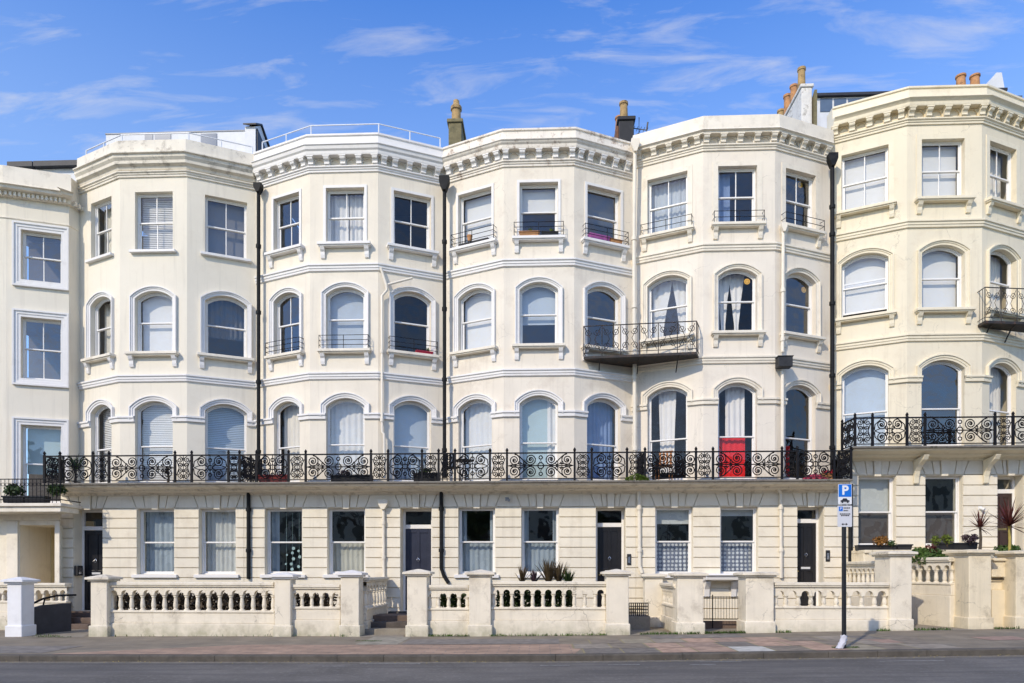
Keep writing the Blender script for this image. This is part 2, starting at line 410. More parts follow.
# ------------------------------------------------------------------ windows, doors, curtains
FLOORNAME = {0: 'ground-floor', 1: 'first-floor', 2: 'second-floor', 3: 'top-floor'}
def window(root, fr, u0, u1, zb, zt, rise, surround=None, sill=None, bars=False, guard=None, gl=None, trim=None, sash=None,
           rev=.13, meet=.5, opened=0.0, sillmat=None):
    sash = sash or sash_white; trim = trim or trim_white; gl = gl or glass
    zm = zb + (zt - zb) * meet
    a = MB()
    ol = outline(u0 + .002, u1 - .002, zb + .002, zt - .002, rise)
    a.sweep2d(fr, ol, [(0, -rev - .10), (0, -rev), (-.034, -rev), (-.034, -rev - .10)], closed=True)
    fw = .05                                       # sash stiles
    up = [(u0 + .034, zm)] + arc_pts(u0 + .034, u1 - .034, zt - .034, rise * .95) + [(u1 - .034, zm)]
    a.sweep2d(fr, up, [(0, -rev - .065), (0, -rev - .03), (-.04, -rev - .03), (-.04, -rev - .065)], closed=True)
    zl = zb + .036 + opened
    lo = [(u0 + .034, zl), (u0 + .034, zm + .045 + opened), (u1 - .034, zm + .045 + opened), (u1 - .034, zl)]
    a.sweep2d(fr, lo, [(0, -rev - .10), (0, -rev - .066), (-.05, -rev - .066), (-.05, -rev - .10)], closed=True)
    if bars:
        uc = (u0 + u1) / 2
        a.box(fr, uc - .014, uc + .014, -rev - .06, -rev - .034, zm, zt - .08)
        a.box(fr, uc - .014, uc + .014, -rev - .095, -rev - .07, zl + .02, zm + .02 + opened)
    w = a.build('window', sash, root, bevel=.006)
    p = MB()
    pu = [(u0 + .065, zm + .03)] + arc_pts(u0 + .065, u1 - .065, zt - .065, rise * .92) + [(u1 - .065, zm + .03)]
    p.face([fr.P(u, -rev - .05, z) for u, z in reversed(pu)])
    p.face([fr.P(u, -rev - .085, z) for u, z in reversed([(u0 + .065, zl + .04), (u0 + .065, zm + .02 + opened), (u1 - .065, zm + .02 + opened), (u1 - .065, zl + .04)])])
    p.build('pane', gl, w, recalc=False)
    if surround:
        wd = {'full': .13, 'arch': .15, 'thin': .075, 'square': .21, 'flatband': .14}[surround]
        s = MB()
        o2 = outline(u0, u1, zb, zt, rise, 14)
        if surround == 'arch':
            zs = zt - rise - .30
            o2 = [(u0, zs)] + arc_pts(u0, u1, zt, rise, 14) + [(u1, zs)]
        if surround == 'thin': pr = [(.0, .0), (.0, .03), (wd, .03), (wd, 0)]
        elif surround == 'flatband': pr = [(.0, 0), (.0, .018), (wd, .018), (wd, 0)]
        elif surround == 'square': pr = [(0, 0), (0, .03), (.07, .03), (.08, .05), (.15, .05), (.16, .085), (wd, .085), (wd, 0)]
        else: pr = [(0, 0), (0, .025), (.05, .03), (.06, .05), (wd - .035, .055), (wd - .03, .085), (wd, .085), (wd, 0)]
        s.sweep2d(fr, o2, pr, closed=(surround == 'square'))
        s.build('window_surround', trim, w, smooth=30)
    if sill:
        s = MB(); ext = .21 if sill == 'bracket' else .12
        d = .20 if sill == 'bracket' else .12
        s.box(fr, u0 - ext, u1 + ext, -.16, d, zb - .085, zb - .003)
        if sill == 'bracket':
            s.box(fr, u0 - ext + .025, u1 + ext - .025, .003, d - .035, zb - .12, zb - .086)
        s.build('sill', sillmat or trim, w, bevel=.012)
        if sill == 'bracket':
            for uc in (u0 - .08, u1 + .08):
                b = MB()
                b.prism_side(fr, uc, .062, [(.003, zb - .43), (.05, zb - .42), (.07, zb - .34), (.075, zb - .25), (.12, zb - .2), (.155, zb - .122), (.003, zb - .122)])
                b.build('bracket', trim, w)
    if guard:
        g = MB(); oo = .19; ga, gb = u0 - .15, u1 + .15
        zs = [zb + .10, zb + .24, zb + .38] if guard == 3 else [zb + .13, zb + .3]
        for z in zs:
            g.tube([fr.P(ga, .01, z), fr.P(ga, oo, z), fr.P(gb, oo, z), fr.P(gb, .01, z)], .009, 5)
        for uc in (ga, (u0 + u1) / 2, gb): g.tube([fr.P(uc, oo, zb), fr.P(uc, oo, zs[-1] + .01)], .009, 5)
        g.build('guard_rail', iron, w)
    return w
def prism_side(self, fr, uc, hw, prof):
    k = len(self.v); n = len(prof)
    for u in (uc - hw, uc + hw):
        for o, z in prof: self.v.append(fr.P(u, o, z))
    self.f.append(tuple(range(k, k + n))); self.f.append(tuple(range(k + n, k + 2 * n)))
    for i in range(n):
        j = (i + 1) % n; self.f.append((k + i, k + j, k + n + j, k + n + i))
MB.prism_side = prism_side

def hanging(fr, u0, u1, z0, z1, mat, label, name='curtain', o=-.42, amp=.03, n=None, pinch=None, arch=0.0):
    """curtain (wavy), blind (amp 0) or venetian blind; pinch narrows it towards a tie"""
    s = MB(); W = u1 - u0; n = n or max(2, int(W / .022)) if amp else 1
    ph = random.random() * 6; k2 = random.uniform(38, 52)
    rows = [0, .25, .5, .75, 1.0] if not pinch else [0, .06, .1, .18, .35, .6, .8, 1.0]
    grid = []
    for r in rows:
        row = []
        for i in range(n + 1):
            t = i / n
            q = t
            if pinch:
                side, amt = pinch; c = 0 if side == 'l' else 1 if side == 'r' else .5
                k = amt * max(0, 1 - abs(r - .14) / .75) ** .7
                q = c + (t - c) * (1 - k)
            u = u0 + W * q; dz = 0
            oo = o + amp * math.sin(u * k2 * .9 + ph + .6 * r) * (.7 + .3 * math.sin(i * .37)) if amp else o
            row.append(fr.P(u, oo, z0 + (z1 - z0) * r))
        grid.append(row)
    k = len(s.v)
    for row in grid: s.v += row
    m = n + 1
    for a in range(len(rows) - 1):
        for i in range(n): s.f.append((k + a * m + i, k + a * m + i + 1, k + (a + 1) * m + i + 1, k + (a + 1) * m + i))
    ob = s.build(name, mat, None, smooth=80 if amp else None)
    tag(ob, label, name.replace('_', ' '))
    return ob
def venetian(fr, u0, u1, z0, z1, mat, label):
    s = MB(); z = z0; 
    while z < z1:
        k = len(s.v)
        s.v += [fr.P(u0, -.36, z), fr.P(u1, -.36, z), fr.P(u1, -.385, z + .052), fr.P(u0, -.385, z + .052)]
        s.f.append((k, k + 1, k + 2, k + 3)); z += .055
    s.box(fr, u0, u1, -.39, -.35, z1, z1 + .04)
    ob = s.build('venetian_blind', mat, None); tag(ob, label, 'blind'); return ob

def door(root, fr, u0, u1, zb, zd, zt, mat, rev=.42, style='six', bars=False):
    """front door leaf zb..zd with a fanlight above to zt"""
    w = MB(); fw = .07
    w.box(fr, u0 + .002, u0 + fw, -rev - .08, -rev, zb, zt - .003); w.box(fr, u1 - fw, u1 - .002, -rev - .08, -rev, zb, zt - .003)
    w.box(fr, u0 + fw + .001, u1 - fw - .001, -rev - .08, -rev + .01, zd, zd + .12)
    w.box(fr, u0 + fw + .001, u1 - fw - .001, -rev - .08, -rev, zt - .07, zt - .004)
    d = MB(); a, b = u0 + fw + .004, u1 - fw - .004
    d.box(fr, a, b, -rev - .07, -rev - .035, zb + .01, zd - .004)
    uc = (a + b) / 2; st = .10
    # raised stiles and rails around sunk panels
    for (x0, x1) in ((a, a + st), (uc - .045, uc + .045), (b - st, b)): d.box(fr, x0, x1, -rev - .034, -rev - .012, zb + .01, zd - .004)
    zs = [zb + .01, zb + .20, zb + (zd - zb) * .42, zb + (zd - zb) * .5, zd - .12, zd - .004]
    for (z0, z1) in ((zs[0], zs[1]), (zs[2], zs[3]), (zs[4], zs[5])):
        d.box(fr, a + st + .001, uc - .046, -rev - .034, -rev - .013, z0, z1); d.box(fr, uc + .046, b - st - .001, -rev - .034, -rev - .013, z0, z1)
    leaf = d.build('door', mat, root, bevel=.006)
    w.build('door_frame', sash_white, leaf, bevel=.005)
    p = MB(); p.face([fr.P(a, -rev - .05, zd + .12), fr.P(b, -rev - .05, zd + .12), fr.P(b, -rev - .05, zt - .07), fr.P(a, -rev - .05, zt - .07)])
    p.build('fanlight', glass, leaf)
    k = MB(); zk = zb + (zd - zb) * .62
    k.lathe((0, 0, 0), [(.001, 0), (.02, 0)], 6) if False else None
    k.tube([fr.P(uc, -rev - .012, zk + .06), fr.P(uc, -rev + .03, zk + .05), fr.P(uc + .04, -rev + .035, zk), fr.P(uc, -rev + .03, zk - .06), fr.P(uc - .04, -rev + .035, zk), fr.P(uc, -rev + .03, zk + .05)], .009, 6)
    k.build('knocker', chrome, leaf)
    h = MB(); h.tube([fr.P(a + .06, -rev - .012, zb + 1.02), fr.P(a + .06, -rev + .05, zb + 1.02)], .022, 8); h.build('door_knob', brass, leaf, smooth=40)
    l = MB(); l.box(fr, uc - .13, uc + .13, -rev - .012, -rev - .002, zb + (zd - zb) * .45, zb + (zd - zb) * .45 + .06); l.build('letterbox', brass if mat is not door_black else sash_grey, leaf)
    return leaf

# ------------------------------------------------------------------ the houses
DEP = .82
PART_PX = [80, 256, 444, 632, 830]
PX = [XA(p, DEP) for p in PART_PX]
BACK = 6.0
Z_SLAB = ZA(540, 480.5, -.85)
D5 = ZA(940, 445.5, -.85) - Z_SLAB
ZW_T, ZW_B = ZA(540, 507.5, 0), ZA(540, 574.5, 0)
SPEC = {
 1: dict(c=(120, 187), L=(91, 111.5), C=(135, 172.7), R=(205, 247), f3=(191.7, 249), f2=(291, 351.7), f1=401, lower=175, st=[None, 378]),
 2: dict(c=(310, 378), L=(274, 299.7), C=(326, 364.5), R=(393.5, 431), f3=(188, 242.3), f2=(287, 349), f1=398, lower=170, st=[267, 375.5]),
 3: dict(c=(503.8, 574.2), L=(458.5, 491.8), C=(519.5, 558), R=(587, 620.5), f3=(182.5, 236.5), f2=(282, 344), f1=395.3, lower=164, st=[262, 372]),
 4: dict(c=(703.3, 775), L=(647.5, 687.5), C=(718, 757), R=(785.5, 815.5), f3=(166, 222.7), f2=(268.5, 331), f1=382.5, lower=148, st=[246.5, 359.5]),
 5: dict(c=(907, 982), L=(841.5, 888.5), C=(921.5, 964.5), R=(989.5, 1016), f3=(139, 197), f2=(245, 308), f1=360, lower=122, st=[223, 337]),
}
ground_openings = {   # (left px, right px, kind)
 1: [(73.5, 102.5, 'd'), (137, 174, 'w'), (199, 235.5, 'w')],
 2: [(265, 302, 'w'), (327.5, 365, 'w'), (400.5, 431.5, 'd')],
 3: [(458.5, 495, 'w'), (521.5, 559, 'w'), (596, 625.5, 'd')],
 4: [(655.5, 693, 'w'), (720.5, 758, 'w'), (797.5, 824, 'd')],
 5: [(858.5, 896, 'w'), (925.5, 963, 'w'), (997.5, 1024, 'd')],
}
HLABEL = {
 1: 'cream bay-fronted house with plain moulded cornice and railed metal roof deck above',
 2: 'cream bay-fronted house with a thin white handrail running along its parapet',
 3: 'cream bay-fronted house with rust-stained bracketed cornice, between the olive and black chimneys',
 4: 'pale cream bay-fronted house with red cloth hung in its middle first-floor window',
 5: 'yellower bay-fronted house on higher ground with its own raised iron balcony',
}
HSHORT = {0: 'bow-fronted house', 1: 'roof-deck house', 2: 'parapet-handrail house', 3: 'rust-stained house', 4: 'parking-sign house', 5: 'yellower house'}
STU = {i: stucco[i - 1] for i in range(1, 6)}
TRIM = {1: trim_white, 2: trim_white, 3: trim_white, 4: trim_cream, 5: trim_yell}
CORN = {1: cornice_grey, 2: trim_white, 3: cornice_rust, 4: trim_cream, 5: trim_yell}
HOUSES, FACES, WINS = {}, {}, {}

# cornice bracket prototypes (out = -Y)
def bracket_proto(mat):
    b = MB()
    b.prism_side(STREET, 0, .075, [(.0, 0), (.05, .0), (.085, .04), (.08, .12), (.10, .19), (.15, .24), (.165, .30), (.165, .35), (.0, .35)])
    b.box(STREET, -.10, .10, 0, .18, .351, .40)
    return Proto(b, 'bracket', mat)
BR = {id(trim_white): bracket_proto(trim_white), id(trim_cream): bracket_proto(trim_cream), id(trim_yell): bracket_proto(trim_yell), id(cornice_rust): bracket_proto(trim_white)}

def build_house(i):
    S = SPEC[i]
    xl = PX[i - 1]
    xa, xb = XA(S['c'][0], 0), XA(S['c'][1], 0)
    xr = PX[i] if i < 5 else xb + (xa - xl)
    xm = (xl + xr) / 2
    root = empty('terraced_house', (xm, 0, gz(xm)), HLABEL[i], 'house', 'cream stucco houses of the terrace')
    HOUSES[i] = root
    path = [(xl, DEP), (xa, 0), (xb, 0), (xr, DEP)]
    faces = [Fr(path[k], path[k + 1]) for k in range(3)]; FACES[i] = faces
    cm = (S['c'][0] + S['c'][1]) / 2
    Z = lambda py, o=0.0: ZA(cm, py, -o)
    dz = D5 if i == 5 else 0.0
    zs = Z_SLAB + dz
    ztop = Z(S['lower'], .03)
    f1b = zs + .13
    floors = {1: (f1b, Z(S['f1']), .24), 2: (Z(S['f2'][1], .1), Z(S['f2'][0]), .22), 3: (Z(S['f3'][1], .1), Z(S['f3'][0]), 0.0)}
    cut12 = Z(S['st'][1]); cut23 = Z(S['st'][0]) if S['st'][0] else (floors[2][1] + floors[3][0]) / 2 + .1
    slices = {1: (zs - .1, cut12), 2: (cut12, cut23), 3: (cut23, ztop + .9)}
    wl = MB(); WINS[i] = {}
    for k, f in enumerate(faces):
        pxs = S['LCR'[k]]; u0, u1 = f.U(pxs[0]), f.U(pxs[1])
        u0 = max(.12, u0); u1 = min(f.W - .1, u1)
        for fl in (1, 2, 3):
            zb, zt, rise = floors[fl]
            rs = rise * min(1, (u1 - u0) / 1.1)
            wl.wall_slice(f, 0, f.W, slices[fl][0], slices[fl][1], [(u0, u1, zb, zt, rs)], reveal=.26)
            WINS[i][(fl, 'LCR'[k])] = (f, u0, u1, zb, zt, rs)
    wl.build('bay_wall', STU[i], root)
    # ---- string courses (white moulded bands)
    band = [(0, -.12), (.05, -.10), (.055, -.03), (.075, -.02), (.075, .05), (.11, .07), (.11, .12), (0, .135)]
    for zc in S['st']:
        if zc is None: continue
        s = MB(); z0 = Z(zc, .08); s.sweep_plan(path, [(o - .004 if o == 0 else o, z0 + z * .85) for o, z in band]); s.build('string_course', TRIM[i] if i != 4 else trim_cream, root)
    # impost bands between the first-floor arches
    zs1 = floors[1][1] - floors[1][2] - .30
    pr = [(-.004, -.09), (.06, -.075), (.065, .02), (.10, .035), (.10, .085), (-.004, .095)]
    segs = []; cuts = []
    for k, f in enumerate(faces):
        u0, u1 = WINS[i][(1, 'LCR'[k])][1:3]; cuts.append((f, u0, u1))
    def pt(f, u): q = f.O + f.e * u; return (q.x, q.y)
    runs = [[path[0], pt(faces[0], cuts[0][1])], [pt(faces[0], cuts[0][2]), path[1], pt(faces[1], cuts[1][1])],
            [pt(faces[1], cuts[1][2]), path[2], pt(faces[2], cuts[2][1])], [pt(faces[2], cuts[2][2]), path[3]]]
    for r in runs:
        if (Vector(r[0]) - Vector(r[1])).length > .03:
            imp = MB(); imp.sweep_plan_flat(r, [(o, zs1 + z) for o, z in pr]); imp.build('impost_band', TRIM[i], root)
    # ---- cornice
    cn = CORN[i]
    cp = {1: (168, 160.5, 150.5, 139), 2: (None, 153.5, 143, 134.5), 3: (None, 147, 138, 129), 4: (None, 131.5, 127.5, 114.5), 5: (None, 104, 95.5, 86.5)}[i]
    s = MB()
    zl = ztop; z_c0 = Z(cp[1], .24); z_c1 = Z(cp[2], .32); z_p = Z(cp[3], .16 if i != 4 else .24)
    lm = [(-.004, -.08), (.04, -.07), (.045, 0), (.07, .01), (.07, .05), (.11, .08), (.11, .12), (-.004, .13)]
    s.sweep_plan(path, [(o, zl + z * .8) for o, z in lm])
    if i == 4:
        top = [(-.2, z_c0 - .01), (.22, z_c0 - .01), (.23, z_c0 + .03), (.27, z_c0 + .05), (.29, z_c1), (.25, z_c1 + .05), (.22, z_p), (.16, z_p + .03), (-.2, z_p + .03)]
    elif i == 1:
        top = [(-.2, z_c0 - .16), (.05, z_c0 - .15), (.08, z_c0 - .08), (.17, z_c0 - .03), (.18, z_c0 + .05), (.24, z_c0 + .12), (.25, z_c1 - .05), (.31, z_c1 - .03), (.31, z_c1), (.14, z_c1 + .05), (.12, z_p), (-.2, z_p)]
    else:
        top = [(-.2, z_c0 - .01), (.22, z_c0 - .01), (.23, z_c0 + .02), (.24, z_c0 + .09), (.28, z_c0 + .13), (.30, z_c1 - .04), (.33, z_c1 - .02), (.33, z_c1),
               (.17, z_c1 + .04), (.15, z_p - .04), (.19, z_p - .03), (.19, z_p + .02), (-.2, z_p + .02)]
    s.sweep_plan(path, top)
    corn = s.build('cornice', cn, root)
    if i != 1:
        zf = zl + .11
        # frieze: arched sunk panels between the brackets
        fz = MB(); hgt = z_c0 - .015 - zf
        pr_ = BR[id(cn)]
        sc_z = hgt / .40
        for k, f in enumerate(faces):
            n = 4 if k == 1 else 4
            a0, a1 = (.24, f.W - .05) if k == 0 else (.05, f.W - .24) if k == 2 else (.06, f.W - .06)
            if i == 5 and k == 0: a0 = .14
            us = [a0 + (a1 - a0) * j / n for j in range(n + 1)]
            holes = [(us[j] + .10, us[j + 1] - .10, zf + .02, zf + hgt * .90, min(.16, hgt * .5)) for j in range(n)]
            fz.wall_slice(f, 0 if k else .02, f.W if k < 2 else f.W - .02, zf, z_c0 - .012, holes, o=.05, reveal=.05)
            ends = us if k == 1 else us
            for j, u in enumerate(ends):
                if k == 0 and j == n: u -= .10
                if k == 2 and j == 0: u += .10
                b = place(pr_, 'bracket', corn, f, u, .05, zf + .001); b.scale = (1, 1, sc_z * .985)
        fz.build('frieze', frieze_mat if i != 5 else frieze_yell, corn)
    # ---- flat roof behind the parapet, party walls and dark rooms
    r = MB()
    r.face([(xl + .02, DEP, z_p - .3), (xa, .22, z_p - .3), (xb, .22, z_p - .3), (xr - .02, DEP, z_p - .3), (xr - .02, BACK, z_p - .3), (xl + .02, BACK, z_p - .3)])
    r.face([(xl + .02, BACK, gz(xm)), (xr - .02, BACK, gz(xm)), (xr - .02, BACK, z_p - .3), (xl + .02, BACK, z_p - .3)])
    r.build('roof', lead, root)
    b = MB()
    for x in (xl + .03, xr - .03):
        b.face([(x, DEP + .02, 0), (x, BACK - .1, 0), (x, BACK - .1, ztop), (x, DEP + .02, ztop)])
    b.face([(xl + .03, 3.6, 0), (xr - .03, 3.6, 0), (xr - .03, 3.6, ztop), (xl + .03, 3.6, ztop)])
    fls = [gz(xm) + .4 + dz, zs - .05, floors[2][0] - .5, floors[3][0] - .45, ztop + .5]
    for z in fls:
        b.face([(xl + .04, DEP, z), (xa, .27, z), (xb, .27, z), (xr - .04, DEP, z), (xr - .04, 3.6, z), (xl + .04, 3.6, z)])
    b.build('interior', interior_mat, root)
    if i == 5:   # closing gable wall on the far side
        m = MB(); m.wbox(xr - .22, xr - .002, DEP + .01, BACK - .01, gz(xm) - .1, z_p - .05); m.build('gable_wall', STU[i], root)
    # ---- windows of the bay
    for (fl, s_), (f, u0, u1, zb, zt, rise) in WINS[i].items():
        opt = WOPT.get((i, fl, s_), {})
        sur = {1: 'arch', 2: 'full', 3: {1: None, 2: 'thin', 3: 'thin', 4: 'flatband', 5: 'flatband'}[i]}[fl]
        sil = None if fl == 1 else 'bracket' if not (i == 1 and fl == 3) else 'plain'
        window(root, f, u0, u1, zb, zt, rise, sur, sil, bars=opt.get('bars', fl == 3 and i != 3), guard=opt.get('guard'), gl=opt.get('gl'),
               trim=TRIM[i] if not (fl == 3 and i in (4,)) else trim_cream, meet=opt.get('meet', .5 if fl > 1 else .44), opened=opt.get('open', 0),
               sillmat=trim_cream if (i, fl) in ((1, 2), (2, 2), (3, 2), (4, 2)) else None)
    # ---- rusticated ground floor
    gs = Fr((xl, 0), (xr, 0)) if i != 1 else Fr((XA(61, 0), 0), (xr, 0))
    W = gs.W
    ztw, zbw = ZW_T + dz, ZW_B + dz
    if i == 5: ztw, zbw = ZA(940, 475.5, 0), ZA(940, 546, 0)
    zg0 = gz(xm) - .1; ztg = zs - .17
    zd = gz(xm) + (.47 if i < 5 else 1.35)
    if i == 5: zd = ZA(1010, 560, 0)
    holes = []
    for (p0, p1, kd) in ground_openings[i]:
        u0, u1 = gs.U(p0, .035), gs.U(p1, .035)
        u1 = min(u1, W - .1)
        holes.append((u0, u1, zd if kd == 'd' else zbw, ztw, .0, kd))
    g = MB(); g.wall_slice(gs, 0, W, zg0, ztg, [h[:5] for h in holes], o=0, reveal=.44)
    gw = g.build('ground_floor_wall', ground_st, root)
    # courses
    co = MB(); ch = .293; gap = .026
    z = ztw
    while z > zd - .9 and z > zg0:
        z0, z1 = z - ch + gap, z
        z0 = max(z0, zg0)
        iv = [(0, W)]
        for (u0, u1, hb, ht, _, kd) in holes:
            if z1 > hb + .02:
                if z0 < hb: pass
                iv = [q for (a, b_) in iv for q in (((a, min(b_, u0 - .003)), (max(a, u1 + .003), b_)) if a < u0 < b_ or a < u1 < b_ else ((a, b_),)) if q[1] - q[0] > .02]
        for (a, b_) in iv: co.box(gs, a + .002, b_ - .002, -.004, .045, z0, z1)
        z -= ch
    # lintel band: splayed voussoirs and keystones
    zb0, zb1 = ztw + gap, ztg - .002
    edges = [0.0]
    for (u0, u1, hb, ht, _, kd) in holes:
        uc = (u0 + u1) / 2; hw = (u1 - u0) / 2
        bot = [uc - hw - .02, uc - hw * .55, uc - .10, uc + .10, uc + hw * .55, uc + hw + .02]
        top = [uc - hw - .20, uc - hw * .70, uc - .125, uc + .125, uc + hw * .70, uc + hw + .20]
        for k in range(5):
            g2 = .011
            pr = .045 if k != 2 else .085
            if k == 2: bb = zb0 - .05
            else: bb = zb0
            co.prism(gs, [(bot[k] + g2, bb), (bot[k + 1] - g2, bb), (top[k + 1] - g2, zb1), (top[k] + g2, zb1)], -.004, pr)
        edges += [(bot[0], top[0]), (bot[5], top[5])]
    prev = (0.0, 0.0)
    seq = edges[1:] + [(W, W)]
    for q in range(0, len(seq), 2):
        a = prev; b2 = seq[q]
        if b2[1] - a[1] > .02: co.prism(gs, [(a[0] + .009, zb0), (b2[0] - .009, zb0), (b2[1] - .009, zb1), (a[1] + .009, zb1)], -.004, .045)
        if q + 1 < len(seq): prev = seq[q + 1]
    co.build('rustication', ground_st, gw, bevel=.007)
    # plinth ledge under ground-floor windows
    for n_, (u0, u1, hb, ht, _, kd) in enumerate(holes):
        if kd == 'w':
            opt = WOPT.get((i, 0, n_), {})
            w = window(root, gs, u0 + .0, u1, hb, ht, 0, None, None, gl=opt.get('gl', glass_street), rev=.14, meet=.48)
            sl = MB(); sl.box(gs, u0 - .12, u1 + .12, -.15, .13, hb - .10, hb - .003); sl.build('sill', trim_white if i < 5 else trim_yell, w, bevel=.012)
            WINS[i][(0, n_)] = (gs, u0, u1, hb, ht, 0)
        else:
            zdl = hb + (2.42 if i != 5 else (ht - hb) * .80)
            zdl = min(zdl, ht - .42)
            door(root, gs, u0, u1, hb, zdl, ht, {1: door_black, 2: door_navy, 3: door_black, 4: door_black, 5: door_brown}[i], rev=.34)
            WINS[i][(0, 'door')] = (gs, u0, u1, hb, ht, zdl)
    return root, path, z_p, ztop
def sweep_plan_flat(self, path, prof):
    m = len(path); k = len(self.v); q = len(prof); pts = [Vector(p) for p in path]
    for i in range(m):
        def nrm(a, b): d = (b - a).normalized(); return Vector((d.y, -d.x))
        n1 = nrm(pts[i - 1], pts[i]) if i else nrm(pts[0], pts[1]); n2 = nrm(pts[i], pts[i + 1]) if i < m - 1 else n1
        b = n1 + n2; b = b / b.dot(n2)
        for o, z in prof: p = pts[i] + b * o; self.v.append((p.x, p.y, z))
    for i in range(m - 1):
        for j in range(q):
            j2 = (j + 1) % q; self.f.append((k + i * q + j, k + i * q + j2, k + (i + 1) * q + j2, k + (i + 1) * q + j))
    self.f.append(tuple(k + j for j in range(q))); self.f.append(tuple(k + (m - 1) * q + j for j in range(q)))
MB.sweep_plan_flat = sweep_plan_flat

WOPT = {
 (1, 3, 'R'): dict(gl=glass), (1, 2, 'R'): dict(gl=glass, bars=False), (1, 2, 'C'): dict(gl=glass),
 (2, 3, 'L'): dict(gl=glass_hi), (2, 3, 'R'): dict(gl=glass_dark), (2, 2, 'L'): dict(guard=3, gl=glass_hi, bars=True), (2, 2, 'C'): dict(guard=3),
 (2, 2, 'R'): dict(guard=3, gl=glass_dark),
 (3, 3, 'L'): dict(guard=3), (3, 3, 'C'): dict(guard=3), (3, 3, 'R'): dict(guard=3, gl=glass_hi), (3, 2, 'R'): dict(gl=glass_hi),
 (4, 3, 'L'): dict(guard=2), (4, 3, 'C'): dict(guard=2), (4, 3, 'R'): dict(guard=2, gl=glass_hi), (4, 2, 'R'): dict(gl=glass_hi), (4, 1, 'R'): dict(gl=glass),
 (5, 2, 'L'): dict(open=.14), (5, 1, 'C'): dict(gl=glass_hi), (5, 1, 'R'): dict(gl=glass_low), (2, 1, 'L'): dict(gl=glass_low), (5, 2, 'R'): dict(gl=glass_low), (5, 3, 'R'): dict(gl=glass_low),
 (4, 1, 'C'): dict(gl=glass_low), (4, 1, 'L'): dict(gl=glass_low), (4, 2, 'C'): dict(gl=glass_low),
}
PATHS = {}
for i in range(1, 6): PATHS[i] = build_house(i)

# ------------------------------------------------------------------ curtains and blinds
POS = {'L': 'left-hand', 'C': 'middle', 'R': 'right-hand'}
def hang_at(i, key, what, mat, a=0, b=1, z0=0, z1=1, **kw):
    f, u0, u1, zb, zt, rise = WINS[i][key]
    if key[0] == 0:
        w = {0: 'left-hand', 1: 'right-hand'}[[k for k in WINS[i] if k[0] == 0 and k[1] != 'door'].index(key)] + ' ground-floor window'
    else: w = POS[key[1]] + ' ' + FLOORNAME[key[0]] + ' window'
    lab = f'{what} in {w} of {HSHORT[i]}'
    U0, U1 = u0 + .03 + (u1 - u0 - .06) * a, u0 + .03 + (u1 - u0 - .06) * b
    Z0, Z1 = zb + .03 + (zt - zb - .04) * z0, zb + .03 + (zt - zb - .04) * z1
    if kw.pop('ven', False): return venetian(f, U0, U1, Z0, Z1, mat, lab)
    nm = kw.pop('name', 'curtain' if kw.get('amp', .03) else 'roller_blind')
    return hanging(f, U0, U1, Z0, Z1, mat, lab, name=nm, **kw)
def blind(i, key, what, mat, z0=0, z1=1): hang_at(i, key, what, mat, 0, 1, z0, z1, amp=0, o=-.36)
# house with roof deck
hang_at(1, (3, 'L'), 'cream curtain', net_cream, 0, .6)
hang_at(1, (3, 'C'), 'white venetian blind', net_white, ven=True)
blind(1, (3, 'R'), 'mid grey roller blind', blind_grey)
hang_at(1, (2, 'L'), 'cream drape', net_cream, .0, .8, pinch=('l', .3))
blind(1, (2, 'C'), 'white roller blind', blind_white)
hang_at(1, (2, 'R'), 'dark grey curtain', blind_dark, 0, 1, .35, 1)
hang_at(1, (1, 'L'), 'pale venetian blind', blind_white, ven=True)
hang_at(1, (1, 'C'), 'pale venetian blind', blind_white, ven=True)
hang_at(1, (1, 'R'), 'pale blue venetian blind', blind_blue, ven=True)
hang_at(1, (0, 1), 'blue-grey net curtain', net_blue)
hang_at(1, (0, 2), 'whitish net curtain', net_white)
# house with parapet handrail
hang_at(2, (3, 'C'), 'white curtain', net_white, 0, .5); hang_at(2, (3, 'C'), 'second white curtain', net_white, .52, 1)
blind(2, (2, 'C'), 'grey-white roller blind', net_blue)
hang_at(2, (1, 'L'), 'cream curtain', net_cream)
hang_at(2, (1, 'C'), 'white full curtain', net_white, amp=.018)
blind(2, (1, 'R'), 'blue-grey roller blind', blind_blue, .3, 1); hang_at(2, (1, 'R'), 'lower pale net', net_blue, 0, 1, 0, .3)
hang_at(2, (0, 0), 'narrow pale curtain', net_blue, 0, .22)
hang_at(2, (0, 1), 'pale half-height net curtain', net_cream, 0, 1, 0, .5)
# house with rust-stained cornice
blind(3, (3, 'L'), 'white roller blind', blind_white)
blind(3, (3, 'C'), 'half-drawn pale roller blind', blind_white, .55, 1)
blind(3, (3, 'R'), 'half-drawn dark roller blind', blind_dark, .45, 1)
blind(3, (2, 'L'), 'white roller blind', blind_white)
blind(3, (2, 'C'), 'two-thirds pale blue roller blind', blind_blue, .38, 1)
hang_at(3, (1, 'L'), 'white curtain', net_white, 0, 1, amp=.02)
blind(3, (1, 'C'), 'greenish roller blind', blind_green, .0, 1); hang_at(3, (1, 'C'), 'white side curtain', net_white, .74, 1, o=-.33)
hang_at(3, (1, 'R'), 'blue curtain', curtain_blue, 0, 1)
for n in (0, 1):
    hang_at(3, (0, n), 'pale blue half-height curtain', net_blue, 0, 1, 0, .47)
    hang_at(3, (0, n), 'pale narrow side curtain', net_blue, 0, .17, .48, 1, o=-.36)
    hang_at(3, (0, n), 'gathered pale side curtain', net_blue, .86, 1, .48, 1, o=-.36)
